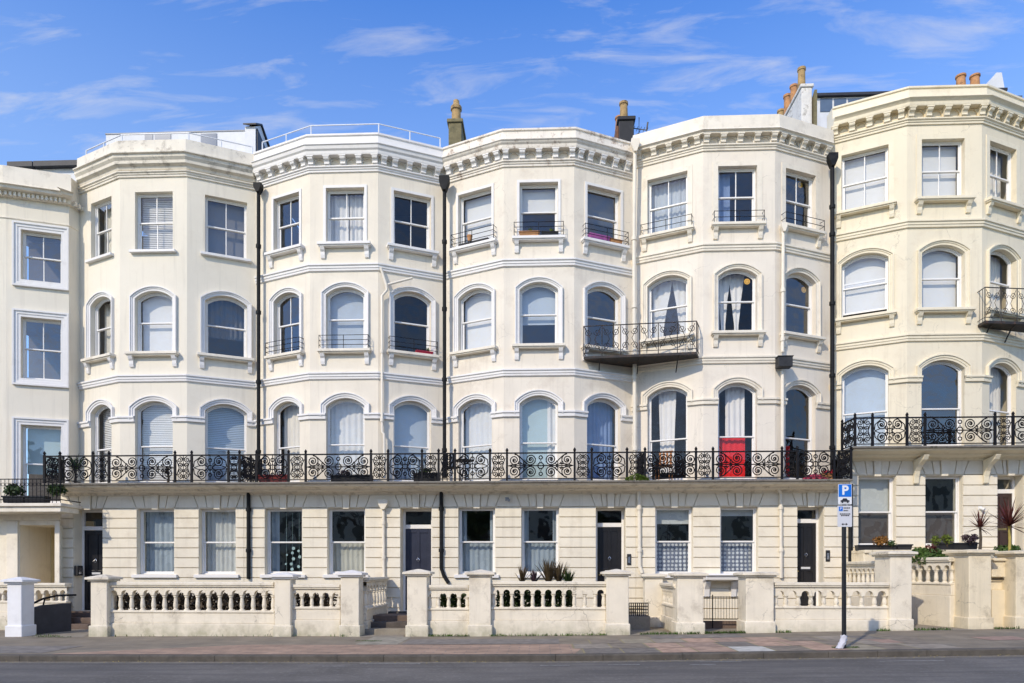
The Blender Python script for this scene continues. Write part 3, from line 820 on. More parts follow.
# house behind the parking sign
hang_at(4, (3, 'L'), 'sheer grey net curtain', net_blue)
hang_at(4, (3, 'C'), 'grey-blue curtain', curtain_blue, 0, .4, amp=.02)
hang_at(4, (2, 'L'), 'first white tied-back curtain', net_white, 0, .55, pinch=('l', .45)); hang_at(4, (2, 'L'), 'second white tied-back curtain', net_white, .55, 1, pinch=('r', .45))
hang_at(4, (2, 'C'), 'narrow white foot-tied curtain', net_white, 0, .42, pinch=('c', .75)); hang_at(4, (2, 'C'), 'wide white foot-tied curtain', net_white, .36, .8, pinch=('c', .75))
hang_at(4, (1, 'L'), 'white curtain hanging free', net_white, .18, .66, .1, 1, pinch=('c', .25))
hang_at(4, (1, 'C'), 'white curtain gathered narrow', net_white, .28, .8, .32, 1)
hang_at(4, (1, 'C'), 'red cloth', red_cloth, .0, .8, 0, .46, o=-.34, amp=.03, n=16, name='cloth')
hang_at(4, (1, 'R'), 'folded red curtain', red_cloth, .36, .52, .05, .38, name='curtain')
for n in (0, 1):
    hang_at(4, (0, n), 'patterned half-height lace curtain', lace, 0, 1, 0, .5, amp=.02)
    blind(4, (0, n), ['deep pale roller blind', 'shallow pale roller blind'][n], blind_white, [.76, .88][n], 1)
# yellower house
blind(5, (3, 'L'), 'white roller blind', blind_white); blind(5, (3, 'C'), 'white roller blind', blind_white)
hang_at(5, (3, 'R'), 'cream curtain', net_cream, .35, 1)
blind(5, (2, 'L'), 'white roller blind above open sash', blind_white, .12, 1); blind(5, (2, 'C'), 'white roller blind', blind_white)
hang_at(5, (2, 'R'), 'cream gathered curtain', net_cream, 0, 1)
blind(5, (1, 'L'), 'grey-white roller blind', blind_blue)
hang_at(5, (1, 'R'), 'cream curtain', net_cream, .4, 1)
blind(5, (0, 0), 'white upper roller blind', blind_white, .5, 1); blind(5, (0, 0), 'brown woven screen', blind_brown, 0, .48)
blind(5, (0, 1), 'brown woven screen', blind_brown, 0, .48)
# paper ornaments hanging in a ground-floor window
f, u0, u1, zb, zt, rise = WINS[2][(0, 0)]
t = empty('hanging_ornaments', f.P((u0 + u1) / 2, -.3, zb), 'pale teal paper discs hanging on strings inside a dark ground-floor window', 'ornament')
orn = M('ornament_paper', (.50, .66, .64), .8, .15, 8)
for (a, b_, r_) in ((.62, .08, .05), (.60, .16, .045), (.66, .24, .05), (.63, .33, .045), (.66, .40, .05), (.80, .12, .045), (.83, .27, .05), (.80, .36, .04), (.45, .16, .03), (.48, .30, .03)):
    u, z = u0 + (u1 - u0) * a, zb + (zt - zb) * b_
    m = MB(); m.prism(f, [(u + r_ * math.cos(q * .7), z + r_ * math.sin(q * .7)) for q in range(9)], -.305, -.300); m.build('disc', orn, t)
m = MB()
for a in (.63, .815, .465): m.tube([f.P(u0 + (u1 - u0) * a, -.31, zb + .1), f.P(u0 + (u1 - u0) * a, -.31, zt - .1)], .003, 4)
m.build('string', orn, t)
# round stickers on three panes of the house behind the sign
for key, a, b, lab in (((3, 'R'), .66, .86, 'round yellow sticker on the top-floor pane nearest the drainpipe'), ((2, 'C'), .8, .84, 'round yellow sticker on the pane with tied curtains'),
                       ((2, 'R'), .78, .8, 'round yellow sticker on the dark second-floor pane')):
    f, u0, u1, zb, zt, rise = WINS[4][key]; u = u0 + (u1 - u0) * a; z = zb + (zt - zb) * b
    t = empty('sticker', f.P(u, -.2, z), lab, 'sticker', 'round yellow window stickers')
    s = MB(); s.prism(f, [(u + .085 * math.cos(q * math.pi / 8), z + .085 * math.sin(q * math.pi / 8)) for q in range(16)], -.208, -.204); s.build('disc', sticker_yellow, t)
    s = MB()
    for (du, dz_, r_) in ((-.03, .025, .014), (.03, .025, .014)):
        s.prism(f, [(u + du + r_ * math.cos(q), z + dz_ + r_ * math.sin(q)) for q in [k * .785 for k in range(8)]], -.2035, -.2015)
    s.ribbon(f, [(u + .05 * math.cos(q), z + .05 * math.sin(q)) for q in [math.pi + k * math.pi / 6 for k in range(7)]], -.2035, .006)
    s.build('print', sticker_brown, t)

# ------------------------------------------------------------------ bow-fronted neighbour at the far left
def build_bow_house():
    p = [(XA(-75, -.5), -.5), (XA(6, -.12), -.12), (XA(69, .42), .42), (PX[0], DEP)]
    root = empty('terraced_house', (XA(10, 0), 0, gz(-14)), 'bow-fronted cream house with square white window surrounds above an open ochre porch', 'house', 'cream stucco houses of the terrace')
    HOUSES[0] = root
    fs = [Fr(p[k], p[k + 1]) for k in range(3)]; f = fs[1]
    Yw = .18; Z = lambda py, Y=Yw: ZA(43, py, Y)
    u0, u1 = f.U(21), f.U(61.5)
    rows = [(1, Z(503), Z(425.5)), (2, Z(379.5), Z(318.5)), (3, Z(281.5), Z(232))]
    cuts = [Z(515), Z(400), Z(300), Z(178)]
    wl = MB()
    for n, (fl, zb, zt) in enumerate(rows):
        for k, g in enumerate(fs):
            wl.wall_slice(g, 0, g.W, cuts[n], cuts[n + 1], [(u0, u1, zb, zt, 0)] if k == 1 else [], reveal=.26)
    wl.build('bow_wall', stucco[0], root)
    for fl, zb, zt in rows:
        window(root, f, u0, u1, zb, zt, 0, 'square', None, bars=fl > 1, gl=glass_hi if fl > 1 else glass, rev=.14)
    zc0, zc1, zp = Z(195, -.2), Z(185.5, -.3), Z(171, .05)
    c = MB(); c.sweep_plan(p, [(-.2, zc0), (.12, zc0), (.14, zc0 + .12), (.34, zc0 + .14), (.36, zc0 + .22), (.42, zc1), (.2, zc1 + .05), (.18, zp), (-.2, zp)])
    c.sweep_plan(p, [(-.004, zc0 - .62), (.03, zc0 - .61), (.03, zc0 - .58), (-.004, zc0 - .57)])
    cn = c.build('cornice', trim_cream, root)
    d = MB()
    for g in fs:
        n = int(g.W / .11)
        for k in range(n): d.box(g, (k + .2) * g.W / n, (k + .75) * g.W / n, .1, .2, zc0 - .001, zc0 + .118)
    d.build('dentils', trim_cream, cn)
    r = MB(); r.face([(p[0][0], 6, zp - .3), (p[0][0], -.4, zp - .3), (p[1][0], 0, zp - .3), (p[2][0], .5, zp - .3), (PX[0] - .02, DEP, zp - .3), (PX[0] - .02, 6, zp - .3)])
    r.build('roof', lead, root)
    i_ = MB()
    i_.face([(p[0][0], 3.6, 0), (PX[0] - .05, 3.6, 0), (PX[0] - .05, 3.6, zp - .4), (p[0][0], 3.6, zp - .4)])
    for z in (Z(505), Z(392), Z(296), Z(182)): i_.face([(p[0][0], .3, z), (XA(69, .42), .75, z), (PX[0] - .05, 1.0, z), (PX[0] - .05, 3.6, z), (p[0][0], 3.6, z)])
    i_.build('interior', interior_mat, root)
    # dormer roof seen above the parapet
    a = at(9, 168, 3.2); b = at(77, 161, 3.2)
    m = MB(); m.wbox(a.x, b.x, 3.2, 5.5, zp - .3, Z(166, 3.2)); dm = m.build('dormer', roof_white, root)
    for (q0, q1) in ((8, 33), (34, 78)):
        m = MB(); m.wbox(XA(q0, 3.05), XA(q1, 3.05), 3.0, 5.6, Z(166, 3.05) - .02, Z(161.5, 3.05)); m.build('roof_slate', slate, dm)
    # porch and ground floor
    g0 = Fr((XA(-75, -.35), -.35), (XA(60, -.35), -.35))
    zg = gz(-14); zt = ZA(40, 525, -.35); zb = ZA(40, 602, -.35)
    m = MB(); o0, o1 = g0.U(19.5), g0.U(55)
    m.wall_slice(g0, 0, g0.W, zg - .1, ZA(40, 512, -.35), [(o0, o1, zb, zt, 0)], reveal=1.3)
    pw = m.build('porch_wall', ground_st, root)
    m = MB(); m.box(g0, -.1, g0.W + .04, -.05, .14, zt + .30, zt + .42); m.box(g0, -.1, g0.W, -.04, .06, zt + .13, zt + .299)
    m.box(g0, o0 - .36, o0 - .02, .002, .05, zb, zt + .12); m.box(g0, o1 + .02, o1 + .17, .002, .05, zb, zt + .12)
    m.build('porch_entablature', trim_cream, pw, bevel=.012)
    m = MB(); m.box(g0, o0 - .3, o1 + .3, -1.4, -1.32, zb, zt + .2); dd = m.build('door', door_ochre, root)
    m = MB()
    m.box(g0, o1 - .22, o1 - .14, -1.315, -1.28, zb + .62, zb + 1.05); m.box(g0, o1 - .2, o1 - .17, -1.315, -1.28, zb + 1.25, zb + 1.4); m.build('handle', chrome, dd)
    m = MB(); m.box(g0, o0 - .3, o1 + .3, -1.3, .0, zb - .08, zb - .002); m.build('porch_floor', concrete_slab, pw)
    return p, f, u0, u1, rows, zp
BOW = build_bow_house()
# panel that carries the ground floor from the porch to the first party line
c_ = hanging(BOW[1], BOW[2] + .05, BOW[3] - .05, BOW[4][0][1] + .9, BOW[4][0][2] - .05, blind_green, 'pale green blind in the first-floor window of the bow-fronted house', name='roller_blind', amp=0, o=-.36)
c_['category'] = 'blind'
for o in list(COL.objects):
    if o.get('category') == 'roller blind': o['category'] = 'blind'

# ------------------------------------------------------------------ ironwork
def spiral(cx, cz, r, a0, turns, dirn, n=18, rmin=.18):
    return [(cx + r * (1 - (1 - rmin) * t / n) * math.cos(a0 + dirn * turns * 2 * math.pi * t / n),
             cz + r * (1 - (1 - rmin) * t / n) * math.sin(a0 + dirn * turns * 2 * math.pi * t / n)) for t in range(n + 1)]
def ring(cx, cz, r, n=14): return [(cx + r * math.cos(2 * math.pi * t / n), cz + r * math.sin(2 * math.pi * t / n)) for t in range(n)]
def wide_panel(w, h, t=.0155):
    m = MB(); R = h * .24; c = w / 2; mid = h / 2
    for sx in (-1, 1):
        for sz in (-1, 1):
            for (fx, rr) in ((.40 * w, R), (.155 * w, R * .92)):
                cx = c + sx * (fx - .0); cz = mid + sz * (h * .5 - rr - .02)
                a0 = math.pi / 2 * sz if fx > .3 * w else (-math.pi / 2 * sz)
                d = (1 if sx * sz > 0 else -1) * (1 if fx > .3 * w else -1)
                m.ribbon(STREET, spiral(cx, cz, rr, a0, 2.0, d, 22), 0, t)
                m.ribbon(STREET, ring(cx, cz, rr * .16, 8), 0, t, True)
                m.ribbon(STREET, spiral(cx + sx * (rr * .95 if fx < .3 * w else -rr * .95), mid + sz * h * .11, h * .085, math.pi / 2 * sz, 1.2, -sx * sz, 10), 0, t * .9)
            # link between the outer and inner scroll
            x0 = c + sx * .40 * w; x1 = c + sx * .155 * w; z0 = mid + sz * (h / 2 - .02); z1 = mid + sz * (h * .5 - 2 * R * .92 - .02)
            m.ribbon(STREET, [(x0 + (x1 - x0) * q / 8, z0 + (z1 - z0) * (q / 8) ** 2 * (3 - 2 * q / 8)) for q in range(9)], 0, t)
            m.ribbon(STREET, [(c + sx * w * .485, mid), (c + sx * w * .43, mid + sz * h * .05), (c + sx * w * .30, mid + sz * h * .09), (c + sx * w * .22, mid)], 0, t * .8)
    m.ribbon(STREET, [(0.01, mid), (w - .01, mid)], 0, t)
    m.ribbon(STREET, ring(c, mid, h * .12), 0, t, True)
    m.ribbon(STREET, [(c - h * .12, mid), (c, mid + h * .22), (c + h * .12, mid), (c, mid - h * .22)], 0, t * .8, True)
    for sz in (-1, 1): m.ribbon(STREET, ring(c, mid + sz * h * .33, h * .07, 10), 0, t, True)
    return m
def mid_panel(w, h, t=.0155):
    m = MB(); R = min(h * .22, w * .22); c = w / 2; mid = h / 2
    for sx in (-1, 1):
        for sz in (-1, 1):
            cx = c + sx * w * .25; cz = mid + sz * (h / 2 - R - .02)
            m.ribbon(STREET, spiral(cx, cz, R, math.pi / 2 * sz + 0, 2.0, sx * sz, 22), 0, t)
            m.ribbon(STREET, spiral(c + sx * w * .12, mid + sz * h * .14, h * .08, -math.pi / 2 * sz, 1.2, -sx * sz, 10), 0, t * .9)
            m.ribbon(STREET, ring(cx, cz, R * .18, 8), 0, t, True)
            m.ribbon(STREET, [(cx, mid + sz * (h / 2 - .02)), (c + sx * w * .45, cz), (c + sx * w * .47, mid + sz * .02)], 0, t)
            m.ribbon(STREET, [(c + sx * w * .05, mid), (c + sx * w * .15, mid + sz * h * .1), (c + sx * w * .33, mid + sz * h * .07), (c + sx * w * .46, mid)], 0, t * .8)
    m.ribbon(STREET, ring(c, mid, h * .1), 0, t, True)
    for sz in (-1, 1): m.ribbon(STREET, ring(c, mid + sz * h * .3, h * .07, 10), 0, t, True)
    m.ribbon(STREET, [(c, .01), (c, h - .01)], 0, t * .7)
    return m
def narrow_panel(w, h, t=.0145):
    m = MB(); c = w / 2; mid = h / 2; R = w * .2
    for sx in (-1, 1):
        for sz in (-1, 1):
            m.ribbon(STREET, spiral(c + sx * w * .24, mid + sz * (h / 2 - R - .03), R, math.pi / 2 * sz, 1.5, sx * sz, 14), 0, t)
            m.ribbon(STREET, spiral(c + sx * w * .22, mid + sz * h * .12, R * .8, -math.pi / 2 * sz, 1.4, -sx * sz, 14), 0, t)
        m.ribbon(STREET, [(c + sx * w * .44, .02 + h * .16), (c + sx * w * .28, mid), (c + sx * w * .44, h - .02 - h * .16)], 0, t)
    for q in (.14, .38, .62, .86): m.ribbon(STREET, ring(c, h * q, w * .075, 8), 0, t, True)
    m.ribbon(STREET, [(c, .01), (c, h - .01)], 0, t * .7)
    return m
def post_proto(h, r=.029):
    m = MB(); m.box(STREET, -r, r, -r, r, 0, h); m.lathe((0, 0, h), [(.014, 0), (.036, .02), (.042, .05), (.024, .085), (.006, .11)], 8); return Proto(m, 'post', iron)
RH = .79
PANELS = {}
def panel_proto(kind, w):
    key = (kind, round(w, 2))
    if key not in PANELS: PANELS[key] = Proto({'w': wide_panel, 'm': mid_panel, 'n': narrow_panel}[kind](w, RH - .10), 'scroll_panel', iron)
    return PANELS[key]
POST = post_proto(RH + .02)
def railing(root, fr, us, z, o=0.0, posts=True, skip_first=False):
    """posts at us along a face, scroll panels between them, rails above and below"""
    m = MB(); m.box(fr, us[0], us[-1], o - .026, o + .026, z + RH - .034, z + RH); m.build('top_rail', iron, root)
    m = MB(); m.box(fr, us[0], us[-1], o - .014, o + .014, z + .05, z + .075); m.build('bottom_rail', iron, root)
    for k, u in enumerate(us):
        if not (skip_first and k == 0): place(POST, 'post', root, fr, u, o, z)
    for a, b in zip(us, us[1:]):
        w = b - a - .05
        if w < .15: continue
        k = 'n' if w < .62 else 'm' if w < 1.3 else 'w'
        place(panel_proto(k, w), 'scroll_panel', root, fr, a + .025, o, z + .075)
def slab(root, x0, x1, z, proj=.86, trim=slab_trim):
    m = MB(); xc, hw = (x0 + x1) / 2, (x1 - x0) / 2
    m.prism_side(STREET, xc, hw, [(-.05, z - .065), (proj - .02, z - .065), (proj, z - .05), (proj, z - .012), (proj - .02, z), (-.05, z)])
    m.build('slab', slab_mat, root, bevel=.01)
    m = MB(); m.prism_side(STREET, xc, hw - .06, [(.02, z - .28), (.10, z - .28), (.14, z - .22), (.42, z - .20), (.46, z - .15), (proj - .10, z - .11), (proj - .06, z - .067), (.02, z - .067)])
    m.build('slab_moulding', trim, root)
YB = -.80
bal = empty('balcony', (0, -.4, Z_SLAB), 'long black wrought-iron scroll balcony on a continuous stone slab across four houses', 'balcony')
slab(bal, XA(41, -.86), XA(853, -.86), Z_SLAB)
posts_px = [44.5, 60, 93, 109, 175, 191.7, 228.5, 239.5, 256.5, 288.6, 305.7, 371, 388, 422, 438.6, 455, 490, 507, 574.6, 591.7, 627, 645, 696, 713, 782, 797.4, 834, 851]
xs_ = [XA(p, YB) for p in posts_px]
railing(bal, STREET, xs_, Z_SLAB, -YB)
for x, y1 in ((xs_[0], -.02), (xs_[-1], -.02), (XA(239.5, YB), DEP - .1), (XA(644.8, YB), DEP - .1)):
    fr = Fr((x, YB + .001), (x, y1)); us = [0, fr.W * .5, fr.W] if y1 > 0 else [0, fr.W]
    railing(bal, fr, us, Z_SLAB, 0, skip_first=True)
bal5 = empty('balcony', (XA(940, -.4), -.4, Z_SLAB + D5), 'raised black iron scroll balcony on carved brackets at the yellower house', 'balcony')
z5 = Z_SLAB + D5
slab(bal5, XA(853, -.86), XA(1062, -.86), z5, trim=trim_yell)
xs5 = [XA(p, YB) for p in (855, 872.5, 907, 925, 995, 1013, 1048, 1061)]
railing(bal5, STREET, xs5, z5, -YB)
fr = Fr((xs5[0], YB + .001), (xs5[0], .0)); railing(bal5, fr, [0, fr.W], z5, 0, skip_first=True)
for p in (918, 988.5):
    m = MB(); x = XA(p + 2, -.3)
    prof = [(.08, z5 - .95), (.13, z5 - .93), (.15, z5 - .75), (.20, z5 - .60), (.34, z5 - .45), (.58, z5 - .33), (.66, z5 - .22), (.64, z5 - .205), (.42, z5 - .25), (.08, z5 - .29)]
    m.prism_side(STREET, x, .07, prof); m.build('console_bracket', trim_yell, bal5, bevel=.01)

def small_balcony(name, label, A, B, back, z, h, npan, group=None):
    """straight-fronted little balcony hung across the angled bay faces"""
    ctr = ((A[0] + B[0]) / 2, (A[1] + B[1]) / 2, z); t = empty(name, ctr, label, 'balcony')
    f = Fr(A, B); m = MB(); pts = [A, B] + back
    for zz in (z, z - .07): m.face([(p[0], p[1], zz) for p in pts])
    for p, q in zip(pts, pts[1:] + pts[:1]): m.face([(p[0], p[1], z), (q[0], q[1], z), (q[0], q[1], z - .07), (p[0], p[1], z - .07)])
    m.build('floor', iron_rust, t)
    m = MB(); m.tube([f.P(0, 0, z + h), f.P(f.W, 0, z + h)], .016, 6); m.tube([f.P(0, 0, z + .09), f.P(f.W, 0, z + .09)], .011, 6)
    m.build('top_rail', iron_rust, t)
    w = f.W / npan
    for k in range(npan + 1):
        m = MB(); m.tube([f.P(k * w, 0, z), f.P(k * w, 0, z + h)], .013, 6); m.build('post', iron_rust, t)
    pr = MB(); hh = h - .10
    for sx in (-1, 1):
        for sz in (-1, 1):
            pr.ribbon(STREET, spiral(w / 2 + sx * w * .25, hh / 2 + sz * hh * .27, w * .2, 0 if sx < 0 else math.pi, 1.5, sx * sz, 16), 0, .0095)
        pr.ribbon(STREET, [(w / 2 + sx * w * .42, hh * .06), (w / 2 + sx * w * .1, hh * .5), (w / 2 + sx * w * .42, hh * .94)], 0, .0095)
    P_ = Proto(pr, 'scroll_panel', iron_rust)
    for k in range(npan): place(P_, 'scroll_panel', t, f, k * w, 0, z + .09)
    for (e0, e1) in ((A, back[-1]), (B, back[0])):
        g = Fr(e0, e1); m = MB(); m.tube([g.P(0, 0, z + h), g.P(g.W, 0, z + h)], .014, 6); m.tube([g.P(0, 0, z + .09), g.P(g.W, 0, z + .09)], .01, 6)
        n = max(2, int(g.W / .12))
        for k in range(1, n): m.tube([g.P(g.W * k / n, 0, z), g.P(g.W * k / n, 0, z + h)], .008, 5)
        m.build('side_rail', iron_rust, t)
    for q in (.15, .5, .85):
        m = MB(); p = f.P(f.W * q, -.05, z - .07)
        bk = (p[0], p[1] + .45, z - .42)
        m.tube([p, (p[0], p[1] + .2, z - .13), bk], .018, 6); m.build('bracket', iron_rust, t)
    return t
zb2 = ZA(690, 352, -.4)
small_balcony('small_balcony', 'small rusty black iron balcony bridging two houses at second-floor level', (XA(583.5, -.12), -.12), (XA(696.5, -.42), -.42),
              [(XA(699, .02), .02), (PX[3], DEP - .02), (XA(586, .12), .14)], zb2, .86, 6)
zb3 = ZA(987, 321, -.3)
xq = XA(985, -.35)
small_balcony('small_balcony', 'small black iron balcony hung on the yellower house at the right edge', (xq, -.35), (xq + 1.9, -.1), [(xq + 1.95, .6), (xq + .02, .02)], zb3, .92, 4)

# balcony of the bow house
b0 = empty('balcony', (XA(20, -1.2), -1.0, ZA(40, 503, -1.2)), 'low black iron balcony with dark planters over the ochre porch', 'balcony')
z0 = ZA(40, 503, -1.2); xa0, xa1 = XA(-75, -1.2), XA(61, -1.2)
m = MB(); m.wbox(xa0, xa1, -1.2, -.3, z0 - .09, z0); m.wbox(xa0, xa1 - .06, -1.13, -.36, z0 - .24, z0 - .091); m.build('slab', trim_cream, b0, bevel=.015)
h0 = ZA(40, 479, -1.15) - z0
for z in (z0 + h0, z0 + .1): 
    m = MB(); m.tube([(xa0, -1.15, z), (xa1 - .05, -1.15, z), (xa1 - .05, -.3, z)], .014, 6); m.build('top_rail' if z > z0 + .2 else 'bottom_rail', iron, b0)
n = int((xa1 - xa0) / .115)
for k in range(n + 1):
    m = MB(); x = xa1 - .05 - k * .115; m.tube([(x, -1.15, z0), (x, -1.15, z0 + h0)], .009, 5)
    m.ribbon(Fr((x, -1.15), (x + 1, -1.15)), ring(.0575, h0 * .78 + z0, .045, 10), 0, .007, True)
    m.build('baluster_bar', iron, b0)

# ------------------------------------------------------------------ drainpipes
def pipe(label, pts, r, mat, hopper=None, clips=()):
    t = empty('drainpipe', pts[-1], label, 'drainpipe')
    m = MB(); m.tube(pts, r, 10); m.build('pipe', mat, t, smooth=40)
    if hopper:
        p = Vector(pts[0]); w, h = hopper
        m = MB(); f = Fr((p.x - 1, p.y), (p.x, p.y))
        m.prism(f, [(1 - w * .35, p.z - h), (1 + w * .35, p.z - h), (1 + w, p.z - h * .3), (1 + w, p.z + h * .25), (1 - w, p.z + h * .25), (1 - w, p.z - h * .3)], -.10, .12)
        m.build('hopper_head', mat, t, bevel=.01)
    for z in clips:
        # collar at each joint
        for a, b in zip(pts, pts[1:]):
            if b[2] <= z <= a[2]:
                q = (a[2] - z) / max(1e-6, a[2] - b[2]); x = a[0] + (b[0] - a[0]) * q; y = a[1] + (b[1] - a[1]) * q
                m = MB(); m.tube([(x, y, z - .05), (x, y, z + .05)], r * 1.4, 10); m.build('collar', mat, t, smooth=40); break
    return t
def P3(px, py, Y): v = at(px, py, Y); return (v.x, v.y, v.z)
cl = [3, 5.2, 7.3, 9.4, 11.4]
pipe('dark green-black drainpipe in the corner beside the roof-deck house', [P3(258.5, 186, .5), P3(258.5, 478, .5)], .055, pipe_black, (.12, .22), cl)
pipe('black drainpipe running down between two ground-floor windows', [P3(248.5, 492, -.1), P3(248.5, 579, -.1)], .055, pipe_black, None, [2.2, 3.4])
pipe('black drainpipe with large hopper beside the white parapet handrail', [P3(444.5, 180, .45), P3(444.5, 478, .45)], .055, pipe_black, (.15, .34), cl)
pipe('black drainpipe beside the navy front door, bent near its foot', [P3(441.3, 492, -.1), P3(441.3, 568, -.1), P3(444, 576, -.1), P3(448.5, 583, -.1)], .055, pipe_black, None, [2.2, 3.4])
pipe('cream drainpipe in the corner between the rust-stained house and its neighbour', [P3(635, 143, .42), P3(634, 230, .48), P3(635, 478, .48)], .06, pipe_cream, (.12, .3), cl)
pipe('cream drainpipe right of the black door with a grille beside it', [P3(639, 487, -.1), P3(639.5, 566, -.1), P3(642, 573, -.1)], .055, pipe_cream, None, [2.2, 3.4])
pipe('black drainpipe in the deep corner next to the yellower house', [P3(832.3, 157, .42), P3(832.3, 300, .48), P3(832.3, 460, .48)], .06, pipe_black, (.13, .3), cl + [12.2])
pipe('black drainpipe behind the parking sign', [P3(850.5, 484, -.1), P3(850.5, 562, -.1)], .06, pipe_black)
pipe('thin cream pipe with a kink on the handrail house', [P3(380.8, 268, -.06), P3(386.5, 285, -.04), P3(387, 290, -.04), P3(382, 296, -.05), P3(382, 432, -.05), P3(384, 434, -.06), P3(384.5, 478, -.06)], .04, pipe_cream, None, [6, 8])
pipe('slim cream branch pipe sloping into the kinked pipe', [P3(412.5, 278, .12), P3(388, 284.5, -.03)], .035, pipe_cream)
pipe('cream pipe with a flared hopper left of the navy door', [P3(383.5, 502, -.1), P3(384, 600, -.1)], .045, pipe_cream, (.14, .22), [2, 3])
pipe('white pipe on the corner above the black box', [P3(783.3, 226, -.02), P3(782.5, 352, -.04)], .05, pipe_cream, (.08, .2), [8.2, 9.6])
pipe('white pipe dropping from the black box to the balcony', [P3(782.5, 371, -.06), P3(782.5, 478, -.06)], .05, pipe_cream)
pipe('slim cream pipe left of the black door with a white letterbox', [P3(777, 486, -.3), P3(780.5, 494, -.1), P3(781.5, 578, -.1)], .05, pipe_cream, None, [2.2, 3.4])
v = at(783, 364, -.1)
t = empty('hopper_box', v, 'black square box on the corner pipe above the red-cloth window', 'box')
m = MB(); m.prism(Fr((v.x - 1, -.06), (v.x, -.06)), [(.80, v.z - .13), (1.20, v.z - .13), (1.20, v.z + .15), (.80, v.z + .15)], -.03, .26); m.build('body', stack_black, t, bevel=.015)
m = MB(); m.box(Fr((v.x - 1, -.06), (v.x, -.06)), .785, 1.215, -.03, .275, v.z + .151, v.z + .175); m.build('lid', stack_black, t)

# ------------------------------------------------------------------ roofscape
def pot(parent, x, y, z, h, r=.14, mat=terracotta, cowl=False):
    m = MB(); pr = [(r * .9, 0), (r, .04), (r * .92, h * .5), (r * .86, h * .88), (r * 1.05, h * .89), (r * 1.05, h), (r * .8, h), (r * .75, h - .15)]
    m.lathe((x, y, z), pr, 14); tx, ty = random.uniform(-.03, .03), random.uniform(-.03, .03)
    m.v = [(q[0] + tx * (q[2] - z), q[1] + ty * (q[2] - z), q[2]) for q in m.v]; o = m.build('chimney_pot', mat, parent, smooth=35)
    if cowl:
        pass
    return o
def stack(house, p0, p1, py_top, Y0, Y1, zbase, mat, capmat=None):
    x0, x1 = XA(p0, Y0), XA(p1, Y0); zt = ZA((p0 + p1) / 2, py_top, Y0)
    m = MB(); m.wbox(x0, x1, Y0, Y1, zbase, zt - .12); s = m.build('chimney', mat, HOUSES[house], bevel=.02)
    m = MB(); m.wbox(x0 - .05, x1 + .05, Y0 - .05, Y1 + .05, zt - .119, zt); m.build('chimney_cap', capmat or mat, s, bevel=.02)
    return s, x0, x1, zt
z3 = PATHS[3][2]
s, x0, x1, zt = stack(3, 448.5, 461.5, 119, 3.0, 4.1, z3 - .4, stack_olive)
m = MB(); xc = (x0 + x1) / 2
m.lathe((xc, 3.35, zt), [(.20, 0), (.20, .05), (.16, .18), (.15, .5), (.19, .52), (.19, .62), (.11, .72), (.10, .84), (.02, .9)], 14); m.build('chimney_pot', pot_buff, s, smooth=35)
s, x0, x1, zt = stack(3, 619, 634, 116.5, 2.6, 3.9, z3 - .4, stack_black)
pot(s, x0 + .2, 2.9, zt, .66, .14, pot_buff); pot(s, x0 + .11, 3.5, zt, .56, .15, terracotta)
m = MB(); m.wbox(x0 - .08, x0 - .001, 2.75, 3.85, z3 - .4, zt - .2); m.build('brick_flank', stack_brick, s)
# television aerial on the black chimney
t = empty('aerial', (x1, 3.0, zt - .1), 'thin television aerial fixed to the black chimney', 'aerial')
m = MB(); m.tube([(x1 + .0, 3.0, zt - .42), (x1 + .22, 3.0, zt - .30), (x1 + .22, 3, zt + .22)], .016, 5); m.build('mast', plastic_black, t)
m = MB(); m.tube([(x1 + .04, 2.9, zt - .20), (x1 + .44, 2.7, zt - .40)], .015, 5)
for q in (0, .25, .5, .75, 1): m.tube([(x1 + .04 + .40 * q + .03, 2.9 - .2 * q, zt - .12 - .2 * q), (x1 + .04 + .40 * q - .03, 2.9 - .2 * q, zt - .28 - .2 * q)], .011, 4)
m.tube([(x1 + .42, 2.7, zt - .40), (x1 + .46, 2.7, zt - .14)], .028, 5); m.build('antenna', plastic_black, t)
# long party-wall chimney between the sign house and the yellower house
xw = PX[4] - .12
Yf = 2.3; zt = ZA(809, 84, Yf)
m = MB(); m.wbox(xw - .16, xw + .18, Yf, 6.2, PATHS[4][2] - .6, zt - .1); s = m.build('chimney', stack_grey, HOUSES[4], bevel=.03)
m = MB(); m.wbox(xw - .2, xw + .22, Yf - .04, 6.24, zt - .099, zt); m.build('chimney_cap', stack_grey, s, bevel=.02)
for k in range(6): pot(s, xw - .03, Yf + .35 + k * .62, zt, .74 if k % 2 == 0 else .64, .125, terracotta if k % 3 else pot_buff)
m = MB(); m.prism_side(STREET, xw + .25, .04, [(-Yf + .1, zt - .25), (-Yf + .1, PATHS[4][2] - .4), (-Yf - .5, PATHS[4][2] - .4), (-Yf - .5, zt - .6)]); m.build('lead_flashing', stack_olive, s)
# pots behind the yellower house
zt = ZA(967, 87, 5.0); m = MB(); m.wbox(XA(953, 5), XA(983, 5), 5.0, 5.6, PATHS[5][2] - .5, zt); s = m.build('chimney', stack_grey, HOUSES[5], bevel=.02)
for p in (961, 975): pot(s, XA(p, 5.25), 5.25, zt, .57, .165, terracotta)
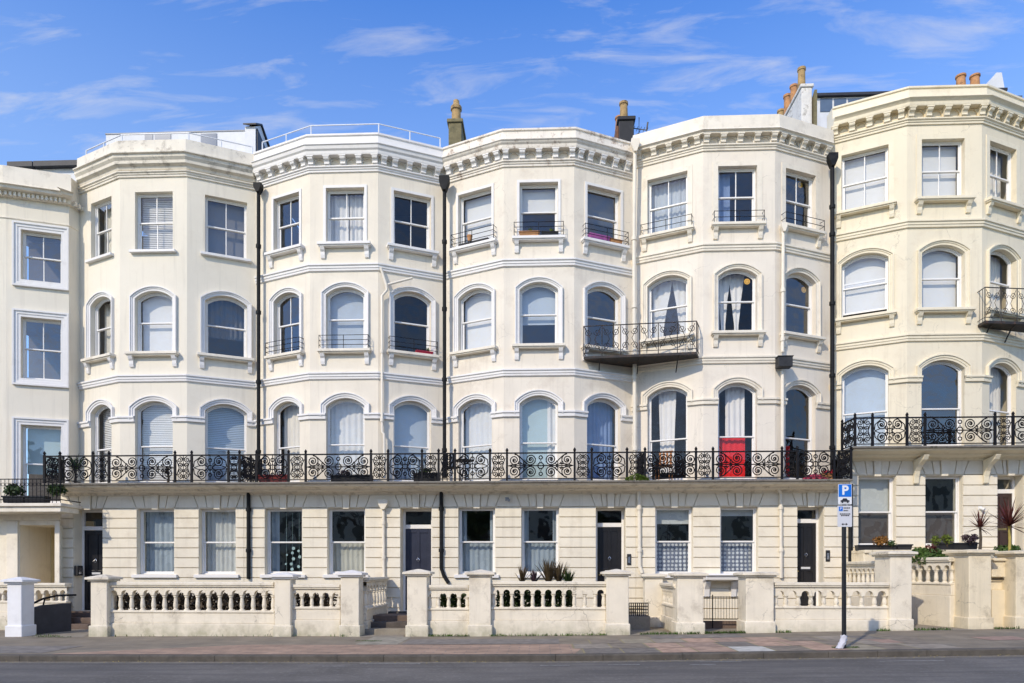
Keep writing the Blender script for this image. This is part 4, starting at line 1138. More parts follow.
# white gable, slate roofs and dormers
m = MB(); zr = PATHS[5][2]
f = Fr((XA(985, 4.0), 4.0), (XA(1006, 4.0), 4.0)); m.prism(f, [(0, zr - .4), (f.W, zr - .4), (f.W, ZA(1006, 96, 4)), (f.W * .8, ZA(1000, 72.5, 4)), (f.W * .55, ZA(996, 72.5, 4)), (0, ZA(985, 88, 4))], -.5, 0)
m.build('gable', roof_white, HOUSES[5])
def hut(house, p0, p1, pyt, pyb, Y0, Y1, wallm, windows, roofm=slate, ov=.12):
    x0, x1 = XA(p0, Y0), min(XA(p1, Y0), PATHS[house][1][3][0] - .15); zt = ZA((p0 + p1) / 2, pyt, Y0); zb = PATHS[house][2] - .35
    m = MB(); m.wbox(x0, x1, Y0, Y1, zb, zt); d = m.build('dormer', wallm, HOUSES[house])
    m = MB(); m.wbox(x0 - ov, x1 + ov, Y0 - ov, Y1 + ov, zt + .002, zt + .03 + ov * .5); m.build('dormer_roof', roofm, d)
    for (a, b, c, e) in windows:
        m = MB(); m.wbox(XA(a, Y0), XA(b, Y0), Y0 - .02, Y0 + .02, ZA(a, e, Y0), ZA(a, c, Y0)); m.build('dormer_window', glass_win, d)
    return d
glass_win = M('dormer_glass', (.10, .14, .20), .1, .1, 2, spec=.8)
hut(5, 817, 892, 97, 112, 3.6, 5.8, roof_white, [(820, 832, 99, 112), (834, 846, 99, 111), (848, 862, 99, 110), (864, 876, 99, 108)])
hut(5, 1009, 1060, 92, 110, 3.2, 5.8, roof_white, [(1012, 1022, 96, 106)])
hut(1, 106, 246, 133, 150, 2.4, 5.5, roof_white, [(145, 153, 134, 141), (155, 171, 134, 141), (201, 217, 134, 147)], lead, .02)
zr = PATHS[1][2]
XG = XA(251.5, 1.7)
m = MB(); m.prism_side(STREET, XG, .17, [(-1.6, zr - .3), (-1.6, ZA(252, 126.5, 1.6)), (-2.0, ZA(252, 126, 2)), (-4.5, zr + .4), (-4.5, zr - .3)]); pwall = m.build('party_wall', roof_white, HOUSES[1])
m = MB(); m.prism_side(STREET, XG + .02, .21, [(-1.5, ZA(252, 126.5, 1.6) + .002), (-1.5, ZA(252, 126.5, 1.6) + .05), (-2.0, ZA(252, 126, 2) + .06), (-4.6, zr + .46), (-4.6, zr + .41), (-2.0, ZA(252, 126, 2) + .01)]); m.build('party_wall_cap', slate, pwall)
m = MB(); m.prism_side(STREET, XG + .20, .02, [(-1.65, zr - .3), (-1.65, ZA(252, 127.5, 1.6)), (-4.5, zr + .38), (-4.5, zr - .3)]); m.build('slate_flank', slate, pwall)
def deck_rail(i, label, h, levels, o=-.02, last=None, r=.016):
    path, zp = PATHS[i][1], PATHS[i][2]
    t = empty('parapet_handrail', (path[1][0], .1, zp), label, 'handrail')
    pts = [(path[0][0] + .2, path[0][1] - .0), (path[1][0], .1), (path[2][0], .1), (path[3][0] - .12, path[3][1] + .02)]
    for z in levels:
        m = MB(); m.tube([(p[0], p[1], zp + z) for p in pts], r, 6); m.build('rail', steel, t)
    for p in pts + [((pts[0][0] + pts[1][0]) / 2, (pts[0][1] + pts[1][1]) / 2), ((pts[2][0] + pts[3][0]) / 2, (pts[2][1] + pts[3][1]) / 2)]:
        m = MB(); m.tube([(p[0], p[1], zp - .05), (p[0], p[1], zp + h)], r, 6); m.build('post', steel, t)
deck_rail(2, 'thin white metal handrail along the parapet between two drainpipe hoppers', .45, [.45, .15], r=.019)
deck_rail(1, 'thin grey-white metal rails around the roof deck', .32, [.32], r=.019)

# ------------------------------------------------------------------ front boundary: piers and balustrades
FY = -3.0
def pier(px0, px1, py_cap, label, mat=front_wall, Y=FY, depth=None, cat='gate pier', pyr=True, cap=None):
    x0, x1 = XA(px0, Y), XA(px1, Y); w = x1 - x0; xc = (x0 + x1) / 2; d = depth or w; zg = gz(xc); zt = ZA((px0 + px1) / 2, py_cap, Y)
    t = empty('gate_pier', (xc, Y + d / 2, zg), label, cat, 'rendered piers of the front walls')
    m = MB(); m.wbox(x0, x1, Y, Y + d, zg + .26, zt - .17); m.build('shaft', mat, t, bevel=.018)
    m = MB(); m.wbox(x0 - .035, x1 + .035, Y - .035, Y + d + .035, zg - .05, zg + .28); m.build('base', mat, t, bevel=.02)
    m = MB(); m.wbox(x0 - .05, x1 + .05, Y - .05, Y + d + .05, zt - .172, zt - .13); m.wbox(x0 - .10, x1 + .10, Y - .10, Y + d + .10, zt - .129, zt - .075)
    k = len(m.v); a = .10
    m.v += [(x0 - a, Y - a, zt - .074), (x1 + a, Y - a, zt - .074), (x1 + a, Y + d + a, zt - .074), (x0 - a, Y + d + a, zt - .074)]
    q = .12 if pyr else .30
    zz = zt if pyr else zt - .045
    i0 = w * .5 - .03 if pyr else .03
    m.v += [(x0 + i0, Y + min(i0, d * .45), zz), (x1 - i0, Y + min(i0, d * .45), zz), (x1 - i0, Y + d - min(i0, d * .45), zz), (x0 + i0, Y + d - min(i0, d * .45), zz)]
    for g in ((0, 1, 5, 4), (1, 2, 6, 5), (2, 3, 7, 6), (3, 0, 4, 7), (4, 5, 6, 7), (0, 1, 2, 3)): m.f.append(tuple(k + e for e in g))
    m.build('cap', cap or mat, t, bevel=.008)
    return x0, x1, zt
def baluster_proto(h, r, mat):
    m = MB(); q = [(.95, 0), (.95, .06), (.62, .10), (.60, .13), (.74, .2), (.80, .34), (.70, .55), (.56, .76), (.54, .82), (.78, .85), (.78, .89), (.62, .92), (1.0, .96), (1.0, 1.0)]
    m.lathe((0, 0, 0), [(a * r, b * h) for a, b in q], 12); return Proto(m, 'baluster', mat, 50)
BAL = {}
def run(A, B, n, label, z_top, z_plinth, zgr, mat=front_wall, th=.20, arch=True, slope=0.0):
    """balustraded wall between plan points A and B (street face on the line A-B); slope raises the B end"""
    f = Fr(A, B); W = f.W; mid = f.P(W / 2, -th / 2, zgr)
    t = empty('balustrade_wall', mid, label, 'balustrade', 'balustraded front walls')
    m = MB(); m.box(f, 0, W, -th, 0, zgr - .08, z_plinth - .30); m.box(f, 0, W, -th + .03, -.035, z_plinth - .299, z_plinth - .03); m.box(f, 0, W, -th - .0, -.008, z_plinth - .029, z_plinth + .03)
    m.build('plinth_wall', mat, t, bevel=.015)
    m = MB(); m.box(f, 0, W, -th - .05, .045, z_top - .075, z_top); m.box(f, 0, W, -th - .02, .02, z_top - .115, z_top - .076); m.build('coping', mat, t, bevel=.012)
    w = W / n; zsp = z_top - .115 - w * .36 - .10
    if arch:
        m = MB()
        hs = [(k * w + w * .18, (k + 1) * w - w * .18, zsp, zsp + w * .33 + .02, w * .31) for k in range(n)]
        z_a = zsp
        m.wall_slice(f, 0, W, z_a, z_top - .116, hs, o=-.03, reveal=th - .06, floor=False)
        m2 = MB(); m.wall_slice(f, 0, W, z_a, z_top - .116, hs, o=-th + .03, reveal=0.001, floor=False)
        for k in range(n + 1):
            a, b = max(0, k * w - w * .18), min(W, k * w + w * .18)
            m.face([f.P(a, -.03, z_a), f.P(b, -.03, z_a), f.P(b, -th + .03, z_a), f.P(a, -th + .03, z_a)])
        m.build('arcade', mat, t)
    hb = zsp - z_plinth - .03
    key = (round(hb, 2), round(w, 2), mat.name)
    if key not in BAL: BAL[key] = baluster_proto(hb, w * .25, mat)
    for k in range(n + 1):
        u = min(W - w * .2, max(w * .2, k * w))
        place(BAL[key], 'baluster', t, f, u, -th / 2, z_plinth + .03)
    return t
RY = FY + .12
def frun(p0, p1, n, label, py_cop=582.3, py_pl=611.7, mat=front_wall):
    xm = XA((p0 + p1) / 2, RY)
    return run((XA(p0, RY), RY), (XA(p1, RY), RY), n, label, ZA((p0 + p1) / 2, py_cop, RY - .05), ZA((p0 + p1) / 2, py_pl, RY), gz(xm), mat)
pier(7, 21.5, 577, 'white painted pier at the left edge beside the dark ramp', white_paint, depth=.45)
pier(90.5, 107, 574.5, 'cream pier with worn base at the left end of the longest balustrade')
frun(107.5, 274, 15, 'longest cream balustrade with fifteen arched gaps')
pier(274.3, 290.5, 572, 'cream pier with white cap between the longest and a short balustrade', depth=.38, cap=trim_white)
frun(291, 340, 5, 'short balustrade left of the dark entrance steps', 584.5, 608)
pier(340.5, 359, 570, 'cream pier with white cap just left of the dark steps', cap=trim_white, depth=.42)
pier(407, 427, 569, 'cream pier just right of the dark steps')
frun(427.3, 469, 4, 'short balustrade between the two piers nearest the navy door', 585, 609)
pier(469, 490.8, 569.5, 'cracked cream pier left of the spiky plants')
frun(491, 606, 11, 'balustrade with hedge and spiky plants growing behind it', 581.5, 608.5)
pier(606.5, 628.8, 569, 'cream pier left of the open path by the iron grille')
pier(677.5, 703.5, 570.5, 'cream pier with a dark crack at its foot between path and gate', pyr=False)
pier(746, 774, 570, 'wide cream pier right of the low iron gate', pyr=False)
run((XA(774.3, RY), RY), (XA(889, RY), RY), 9, 'balustrade behind the parking sign pole', ZA(830, 582.5, RY - .05), ZA(830, 607.5, RY), gz(8.3))
pier(890.5, 912, 549, 'tall cream pier right of the parking sign', Y=-2.95, depth=.80, pyr=False)
pier(969, 991.5, 547.5, 'tall weathered pier with a side crack near the right edge', front_wall_y, Y=-2.9, depth=.85, pyr=False)
pier(1016, 1038, 548.5, 'tall cream pier cut off by the right edge', front_wall_y, Y=-2.9, depth=.7, pyr=False)
# return walls
xr_ = XA(364, -2.5); f = run((xr_ + .10, -2.5), (xr_ + .10, -.15), 7, 'return balustrade running back beside the dark steps', ZA(364, 577.5, -2.5), .62, gz(xr_), th=.18)
x7 = XA(675, -2.75); run((x7, -.75), (x7, -2.75), 9, 'return balustrade running back beside the open path', 1.28, .70, gz(x7), th=.16)
pier(645, 663, 572, 'set-back cream pier beside the open path', Y=-.75, depth=.4, pyr=False)
x9 = XA(880, -2.15); run((x9, -.05), (x9, -2.1), 8, 'stair balustrade rising behind the parking sign towards the raised house', 1.86, 1.22, gz(x9), th=.16)
x10 = XA(950, -2.35); run((XA(909, -1.0), -1.0), (x10, -2.35), 5, 'high balustrade between the two tallest piers', 1.95, 1.28, gz(x10), th=.2)
# bow house frontage
run((XA(-80, -.95), -.95), (XA(66, -.95), -.95), 18, 'cream balustrade in front of the ochre porch', ZA(20, 583, -.95), ZA(20, 602, -.95), gz(-14))

# ------------------------------------------------------------------ steps, ramp, gate, area details
def steps(house, key, n, label=None, mats=(step_dark,), wide=.25, reach=None):
    f, u0, u1, zb, zt, zd = WINS[house][(0, key)]; xm = f.P((u0 + u1) / 2, 0, 0)[0]; z0 = gz(xm); h = (zb - z0) / n
    m = MB(); reach = reach or .30
    for k in range(n):
        o1 = .002 + (n - k) * reach
        m.box(f, u0 - wide, u1 + wide, -.0 if k else -.30, o1, z0 + k * h if k else z0 - .05, z0 + (k + 1) * h - .002)
    m.box(f, u0 + .004, u1 - .004, -.75, .0015, z0, zb - .004)
    s = m.build('front_steps', mats[0], HOUSES[house], bevel=.012)
    return s
steps(2, 'door', 3, mats=(step_dark,), wide=.30, reach=.34)
steps(3, 'door', 3, mats=(concrete_slab,)); steps(4, 'door', 3, mats=(concrete_slab,)); steps(1, 'door', 3, mats=(step_red,), wide=.15)
steps(5, 'door', 5, mats=(concrete_slab,))
# first broad steps between the piers of the handrail house
xa, xb = XA(362.5, -2.3), XA(405.5, -2.3); zg = gz(xa)
t = empty('entrance_steps', ((xa + xb) / 2, -1.9, zg), 'broad dark entrance steps between two piers leading to the navy door', 'steps')
for k in range(3):
    m = MB(); m.wbox(xa, xb + .1, -2.55 + k * .36, -.98, zg + k * .15 - .02 + .002 * k, zg + (k + 1) * .15); m.build('step', [concrete_slab, step_dark, step_red][k], t, bevel=.012)
# ramp beside the bow house
xr0, xr1 = XA(33, -2.45), XA(71.5, -1.4)
t = empty('ramp_wall', ((xr0 + xr1) / 2, -1.6, gz(xr0)), 'dark grey ramp wall with curved black handrail behind the white pier', 'ramp')
f = Fr((xr0, -2.45), (xr1, -1.4)); z0 = gz(xr0)
m = MB(); m.prism(f, [(0, z0 - .05), (f.W, z0 - .05), (f.W, z0 + .78), (f.W * .3, z0 + .76), (0, z0 + .68)], -.16, 0); m.build('wall', ramp_grey, t, bevel=.01)
m = MB(); m.tube([f.P(0, .0, z0 + .82), f.P(f.W * .25, 0, z0 + .93), f.P(f.W * .6, 0, z0 + 1.0), f.P(f.W * 1.12, 0, z0 + 1.0)], .028, 8); m.tube([f.P(f.W * .3, -.08, z0 + .7), f.P(f.W * .3, 0, z0 + .95)], .02, 6); m.build('handrail', iron, t)
# intercom box left of the black door
f, u0, u1, zb, zt, zd = WINS[1][(0, 'door')]
p = f.P(u0, -.2, zb + 1.05); t = empty('letter_cage', p, 'black wall box on the jamb left of the leftmost black door', 'box')
m = MB(); m.wbox(p[0] + .002, p[0] + .12, -.02, .22, p[2], p[2] + .30); m.build('box', plastic_black, t, bevel=.015)
m = MB(); m.wbox(p[0] + .121, p[0] + .125, .03, .17, p[2] + .05, p[2] + .25); m.build('front_plate', chrome, t)
# side lamp / entry box right of two doors
for i, lab in ((3, 'small black entry panel beside the black door with silver knocker'), (4, 'small black entry panel beside the door with the pale letterbox')):
    f, u0, u1, zb, zt, zd = WINS[i][(0, 'door')]; t = empty('entry_panel', f.P(u1 + .1, .04, zb + 1.3), lab, 'entry panel')
    m = MB(); m.box(f, u1 + .04, u1 + .16, .037, .07, zb + 1.3, zb + 1.62); m.build('body', plastic_black, t, bevel=.01)
    m = MB(); m.box(f, u1 + .07, u1 + .13, .0701, .073, zb + 1.36, zb + 1.54); m.build('button_strip', chrome, t)
# small cameras / lights on the walls
for (px, py, lab) in ((507, 499, 'small dark security light above the ground floor of the rust-stained house'), (980, 508, 'small white security light beside the brown door')):
    v = at(px, py, -.06); t = empty('security_light', v, lab, 'light'); 
    m = MB(); m.wbox(v.x - .05, v.x + .05, -.06, -.037, v.z - .05, v.z + .05); m.build('bracket', lead if px < 600 else sash_white, t)
    m = MB(); m.tube([(v.x, -.06, v.z), (v.x + .06, -.17, v.z - .05)], .04, 8); m.build('lamp_head', lead if px < 600 else sash_white, t)
# basement grille
xg0, xg1 = XA(629, -1.6), XA(648, -1.6)
t = empty('basement_grille', ((xg0 + xg1) / 2, -1.6, gz(xg0)), 'black lattice grille against the steps beside the open path', 'grille')
m = MB(); z0 = ZA(638, 616, -1.6); z1 = ZA(638, 603, -1.6)
for k in range(10): x = xg0 + (xg1 - xg0) * k / 9; m.wbox(x - .012, x + .012, -1.62, -1.6, z0, z1)
for k in range(5): z = z0 + (z1 - z0) * k / 4; m.wbox(xg0, xg1, -1.645, -1.622, z - .012, z + .012)
m.build('lattice', iron, t)
m = MB(); m.wbox(xg0 - .03, xg1 + .05, -1.66, -.5, gz(xg0) - .02, z0 - .002); m.build('step', concrete_slab, t, bevel=.01)
# low gate railing
xg0, xg1 = XA(700, -1.9), XA(742, -1.9); z0 = gz(xg0)
t = empty('low_gate', ((xg0 + xg1) / 2, -1.9, z0), 'low black iron railing gate between the two widest front piers', 'gate')
zt = ZA(725, 597, -1.9)
for z in (z0 + .28, zt): m = MB(); m.wbox(xg0, xg1, -1.91, -1.89, z - .010, z + .010); m.build('rail', iron, t)
for k in range(15):
    m = MB(); x = xg0 + (xg1 - xg0) * (k + .5) / 15; r = .014 if k == 4 else .005
    m.tube([(x, -1.9, z0 + (.05 if k == 4 else .28)), (x, -1.9, zt + (.06 if k == 4 else .02))], r, 6); m.build('bar', iron, t)
m = MB(); m.wbox(xg0 - .1, xg1 + .2, -1.7, -1.6, z0 - .05, z0 + .22); m.build('brick_kerb', step_red, t, bevel=.01)
# hooded basement ledge behind the gate
x0, x1 = XA(706, -.5), XA(742, -.5); zt = ZA(724, 573.5, -.5)
t = empty('basement_hood', ((x0 + x1) / 2, -.3, zt), 'white moulded ledge on brackets seen above the low iron gate', 'ledge')
m = MB(); m.prism_side(STREET, (x0 + x1) / 2, (x1 - x0) / 2, [(.04, zt), (.55, zt), (.57, zt - .05), (.5, zt - .08), (.48, zt - .18), (.1, zt - .22), (.04, zt - .22)]); m.build('hood', trim_white, t, bevel=.01)
for q in (.12, .88):
    m = MB(); m.prism_side(STREET, x0 + (x1 - x0) * q, .07, [(.04, zt - .7), (.1, zt - .68), (.14, zt - .45), (.3, zt - .26), (.3, zt - .222), (.04, zt - .222)]); m.build('bracket', trim_white, t)

# ------------------------------------------------------------------ ground
def sheet(name, x0, x1, y0, y1, dz, mat, nx=60, kind='structure', far=False):
    m = MB()
    xs = [x0 + (x1 - x0) * k / nx for k in range(nx + 1)]
    if far: xs = [-400] + xs + [400]
    k = len(m.v)
    for y in (y0, y1):
        for x in xs: m.v.append((x, y, gz(x) + dz))
    n = len(xs)
    for i in range(n - 1): m.f.append((i, i + 1, n + i + 1, n + i))
    o = m.build(name, mat); o['kind'] = kind; return o
tarmac = M('road_tarmac', (.152, .140, .122), .85, .30, .8, .6, 120, stain=(.30, .28, .25), stain_amt=.55, stain_scale=16, lanes=(.10, .094, .087))
pave_t = M('pavement_tarmac', (.245, .205, .148), .9, .28, 1.5, .4, 110, stain=(.18, .165, .135), stain_amt=.6, stain_scale=1.1)
kerb_m = M('kerb_stone', (.105, .092, .075), .85, .3, 4, .5, 50, stain=(.05, .05, .045), stain_amt=.6, stain_scale=3)
gutter = M('gutter_grit', (.22, .195, .15), .95, .4, 9, .5, 60)
ground_m = M('ground_earth', (.10, .10, .08), .95, .3, .4)
KY = -6.72
sheet('ground', -60, 60, -400, 400, -.30, ground_m, far=True)
sheet('road', -60, 60, -17.5, KY - .14, -.125, tarmac, far=True)
sheet('gutter', -40, 40, KY - .36, KY - .141, -.121, gutter, 80)
sheet('pavement', -60, 60, KY, 7, 0, pave_t, far=True)
km = MB(); x = -42.0
while x < 42:
    w = random.choice((.9, 1.2, 1.5, 2.4)); k = len(km.v)
    pr = [(-KY - .02, -.4), (-KY + .138, -.4), (-KY + .14, -.02), (-KY + .12, .001), (-KY - .02, .003)]
    for xx in (x + .004, x + w - .004):
        for o, z in pr: km.v.append((xx, -o, gz(xx) + z))
    km.f += [tuple(k + i for i in range(5)), tuple(k + 5 + i for i in range(5))] + [(k + i, k + (i + 1) % 5, k + 5 + (i + 1) % 5, k + 5 + i) for i in range(5)]
    x += w
tag(km.build('kerb', kerb_m), kind='structure')
# red brick paving strip (bricks in the material)
bm_ = bpy.data.materials.new('brick_paving'); bm_.use_nodes = True
nt = bm_.node_tree; N = nt.nodes; L = nt.links
g = N.new('ShaderNodeNewGeometry'); br = N.new('ShaderNodeTexBrick'); br.inputs['Scale'].default_value = 1.0
br.inputs['Brick Width'].default_value = .42; br.inputs['Row Height'].default_value = .21; br.inputs['Mortar Size'].default_value = .012
br.inputs['Color1'].default_value = (.43, .295, .20, 1); br.inputs['Color2'].default_value = (.35, .24, .165, 1); br.inputs['Mortar'].default_value = (.27, .21, .165, 1)
L.new(g.outputs['Position'], br.inputs['Vector'])
nz = N.new('ShaderNodeTexNoise'); nz.inputs['Scale'].default_value = 2.0; nz.inputs['Detail'].default_value = 6; L.new(g.outputs['Position'], nz.inputs['Vector'])
mx = N.new('ShaderNodeMix'); mx.data_type = 'RGBA'; mx.blend_type = 'MULTIPLY'; mx.inputs['Factor'].default_value = .8
rp = N.new('ShaderNodeValToRGB'); rp.color_ramp.elements[0].position = .3; rp.color_ramp.elements[1].position = .7
rp.color_ramp.elements[0].color = (.6, .6, .6, 1); rp.color_ramp.elements[1].color = (1.15, 1.1, 1.1, 1); L.new(nz.outputs['Fac'], rp.inputs['Fac'])
L.new(br.outputs['Color'], mx.inputs['A']); L.new(rp.outputs['Color'], mx.inputs['B']); L.new(mx.outputs['Result'], N['Principled BSDF'].inputs['Base Color'])
N['Principled BSDF'].inputs['Roughness'].default_value = .9
m = MB(); xs = [XA(105, -5) + (XA(571, -5) - XA(105, -5)) * k / 40 for k in range(41)]
for k, x in enumerate(xs):
    y1 = -4.95 if k > 12 else -6.55 + 1.6 * (k / 12)
    m.v += [(x, KY + .03, gz(x) + .004), (x + (.35 if k == 40 else 0), y1, gz(x) + .004)]
for k in range(40): m.f.append((2 * k, 2 * k + 2, 2 * k + 3, 2 * k + 1))
tag(m.build('brick_paving', bm_), kind='structure')
# paving slabs of mixed stone, coloured slab by slab
slabm = bpy.data.materials.new('paving_slab'); slabm.use_nodes = True; nt = slabm.node_tree; N = nt.nodes; L = nt.links
va = N.new('ShaderNodeVertexColor'); va.layer_name = 'slab'; nz = N.new('ShaderNodeTexNoise'); nz.inputs['Scale'].default_value = 5; nz.inputs['Detail'].default_value = 8
g = N.new('ShaderNodeNewGeometry'); L.new(g.outputs['Position'], nz.inputs['Vector'])
rp = N.new('ShaderNodeValToRGB'); rp.color_ramp.elements[0].position = .3; rp.color_ramp.elements[1].position = .7
rp.color_ramp.elements[0].color = (.62, .62, .62, 1); rp.color_ramp.elements[1].color = (1.1, 1.1, 1.1, 1); L.new(nz.outputs['Fac'], rp.inputs['Fac'])
mx = N.new('ShaderNodeMix'); mx.data_type = 'RGBA'; mx.blend_type = 'MULTIPLY'; mx.inputs['Factor'].default_value = 1
L.new(va.outputs['Color'], mx.inputs['A']); L.new(rp.outputs['Color'], mx.inputs['B']); L.new(mx.outputs['Result'], N['Principled BSDF'].inputs['Base Color'])
N['Principled BSDF'].inputs['Roughness'].default_value = .9
m = MB(); cols = []
pal = [(.24, .20, .15), (.31, .265, .205), (.20, .175, .145), (.47, .315, .22), (.43, .295, .21), (.33, .285, .20), (.36, .255, .19)]
def slabq(x0, x1, y0, y1, c, sk=0):
    k = len(m.v); m.v += [(x0 + sk * (y0 + 5.7), y0, gz(x0) + .005), (x1 + sk * (y0 + 5.7), y0, gz(x1) + .005), (x1 + sk * (y1 + 5.7), y1, gz(x1) + .005), (x0 + sk * (y1 + 5.7), y1, gz(x0) + .005)]
    m.f.append((k, k + 1, k + 2, k + 3)); cols.append(c)
rows = [(KY + .02, -5.87), (-5.84, -4.97), (-4.94, -4.05)]
seqs = [[2, 2, 3, 4, 9, 0, 3, 5, 0, 1], [1, 0, 4, 6, 2, 3, 4, 0, 1, 0], [0, 5, 1, 3, 6, 4, 0, 1, 2, 0]]
for (y0, y1), sq in zip(rows, seqs):
    x = XA(573, -5.5) + random.uniform(0, .2) + (.0 if y0 < -4.95 else .25)
    for c in sq:
        w = random.uniform(.62, .82); slabq(x - .035, x, y0, y1, (.30, .255, .13)); slabq(x, x + w - .035, y0, y1, (.56, .54, .47) if c == 9 else pal[c]); x += w
for (p0, p1, y0, y1) in ((856, 893, -5.6, -4.9), (978, 1022, -5.4, -4.7), (1000, 1040, -6.4, -5.7)): slabq(XA(p0, -5), XA(p1, -5), y0, y1, (.36, .24, .18))
for (p0, p1, y0, y1) in ((400, 560, -4.90, -3.75), (-30, 90, -6.5, -5.2), (660, 760, -4.0, -3.3)): slabq(XA(p0, -5), XA(p1, -5), y0, y1, (.225, .20, .17), 0)
slabq(XA(365, -4), XA(405, -4), -4.92, -3.2, (.33, .30, .23), 0)
me_o = m.build('paving_slabs', slabm); ca = me_o.data.color_attributes.new('slab', 'FLOAT_COLOR', 'CORNER')
for poly, c in zip(me_o.data.polygons, cols):
    for li in poly.loop_indices: ca.data[li].color = (*c, 1)
me_o['kind'] = 'structure'
# paths through the gates, a little paler than the tarmac
for n_, (p0, p1, q0, q1) in enumerate(((629, 676, 600, 640), (362, 405, 362, 405), (33, 88, 72, 104), (914, 968, 880, 950), (706, 744, 690, 740))):
    m = MB(); a, b, c, d = XA(p0, -3), XA(p1, -3), XA(q0, -.4), XA(q1, -.4)
    m.face([(a, -3.2, gz(a) + .006), (b, -3.2, gz(b) + .006), (d, -.4, gz(d) + .006), (c, -.4, gz(c) + .006)]); tag(m.build('path', concrete_slab), kind='structure')
# worn white road marks
wm = M('road_paint', (.36, .35, .33), .85, .4, 14)
m = MB()
for (p0, p1, y) in ((322, 344, -7.5), (540, 570, -7.45), (608, 640, -7.45), (360, 420, -7.15), (690, 716, -7.55), (880, 945, -7.45), (700, 742, -7.2)):
    m.face([(XA(p0, y), y, gz(XA(p0, y)) - .119), (XA(p1, y), y, gz(XA(p1, y)) - .119), (XA(p1, y), y + .05, gz(XA(p1, y)) - .119), (XA(p0, y), y + .04, gz(XA(p0, y)) - .119)])
tag(m.build('road_marking', wm), kind='structure')
# moss and weeds along the foot of the walls
m = MB()
def weeds(x0, x1, y, n, s=.045):
    for _ in range(n):
        x = random.uniform(x0, x1); yy = y + random.gauss(0, .035); z = gz(x) + .005
        m.blade((x, yy, z), random.random() * 6.3, random.uniform(0, .7), random.uniform(.3, 1) * s * 2, s * .25, .7, 2)
for (p0, p1, n) in ((428, 470, 160), (490, 606, 300), (640, 700, 340), (704, 745, 380), (775, 790, 60), (876, 890, 60), (913, 950, 160), (330, 350, 20), (110, 330, 50), (992, 1018, 60), (33, 60, 60)):
    weeds(XA(p0, FY), XA(p1, FY), FY - .04, n)
weeds(XA(833, -6.4), XA(860, -6.4), -6.35, 300, .02); weeds(XA(356, -4.2), XA(382, -4.2), -4.2, 200, .02); weeds(XA(40, -3.1), XA(75, -3.1), -3.2, 120, .02)
tag(m.build('weeds', leaf_green, recalc=False), kind='stuff')
m = MB()
for _ in range(420):
    x = random.uniform(-14, 14); y = KY - .15 - abs(random.gauss(0, .12)); a = random.random() * 6.3; s = random.uniform(.006, .02); z = gz(x) - .112 + random.random() * .006
    m.face([(x + s * math.cos(a), y + s * math.sin(a), z), (x + s * .5 * math.cos(a + 1.6), y + s * .5 * math.sin(a + 1.6), z + .006), (x - s * math.cos(a), y - s * math.sin(a), z), (x - s * .5 * math.cos(a + 1.6), y - s * .5 * math.sin(a + 1.6), z)])
tag(m.build('leaf_litter', leaf_straw, recalc=False), kind='stuff')

# ------------------------------------------------------------------ plants
def shrub(px, py0, py1, Y, w, leaf, label, n=260, size=.045, potm=None, depth=.5, name='shrub'):
    top, bot = at(px, py0, Y), at(px, py1, Y); h = top.z - bot.z
    t = empty(name, bot, label, name.replace('_', ' '))
    m = MB(); m.leaves((bot.x, Y, bot.z + h * .5), (w / 2, depth / 2, h * .52), n, size, shell=.35)
    for _ in range(6): 
        dx = random.uniform(-.3, .3) * w; m.leaves((bot.x + dx, Y + random.uniform(-.1, .1), bot.z + h * random.uniform(.5, .85)), (w * .2, depth * .2, h * .2), n // 8, size)
    m.build('foliage', leaf, t, recalc=False)
    m = MB()
    for _ in range(5): m.tube([(bot.x, Y, bot.z - .02), (bot.x + random.uniform(-.2, .2) * w, Y + random.uniform(-.1, .1), bot.z + h * .7)], .008, 4)
    m.build('stem', bark, t)
    return t
def spiky(px, py_c, py_base, Y, length, leaf, label, n=60, width=.022, stem=True, lean=(.1, 1.5), stemmat=bark, name='spiky_plant', droop=.4):
    c, b = at(px, py_c, Y), at(px, py_base, Y); t = empty(name, b, label, 'plant')
    m = MB()
    for _ in range(n): m.blade((c.x, Y, c.z), random.random() * 6.28, random.uniform(*lean), length * random.uniform(.75, 1.1), width, random.uniform(.1, droop))
    m.build('leaves', leaf, t, recalc=False)
    if stem:
        m = MB(); m.tube([(b.x, Y, b.z - .02), ((b.x + c.x) / 2 + .02, Y, (b.z + c.z) / 2), (c.x, Y, c.z + .03)], [.04, .032, .028], 8); m.build('trunk', stemmat, t)
    return t
def trough(px0, px1, py0, py1, Y, mat, label, d=.22, cat='planter', name='planter'):
    a, b = at(px0, py0, Y), at(px1, py1, Y); t = empty(name, ((a.x + b.x) / 2, Y, b.z), label, cat)
    m = MB(); k = len(m.v); i = .02
    m.v += [(a.x + i, Y + i, b.z), (b.x - i, Y + i, b.z), (b.x - i, Y + d - i, b.z), (a.x + i, Y + d - i, b.z), (a.x, Y, a.z), (b.x, Y, a.z), (b.x, Y + d, a.z), (a.x, Y + d, a.z)]
    m.f += [(k, k + 1, k + 2, k + 3), (k, k + 1, k + 5, k + 4), (k + 1, k + 2, k + 6, k + 5), (k + 2, k + 3, k + 7, k + 6), (k + 3, k, k + 4, k + 7)]
    m.build('tub', mat, t)
    m = MB(); m.sweep_plan_flat([(a.x - .012, Y - .012), (b.x + .012, Y - .012)], [(0, a.z - .03), (.012, a.z - .03), (.012, a.z + .008), (0, a.z + .008)]); m.build('rim', mat, t)
    m = MB(); m.wbox(a.x + .012, b.x - .012, Y + .012, Y + d - .012, a.z - .05, a.z - .03); m.build('soil', bark, t)
    return t
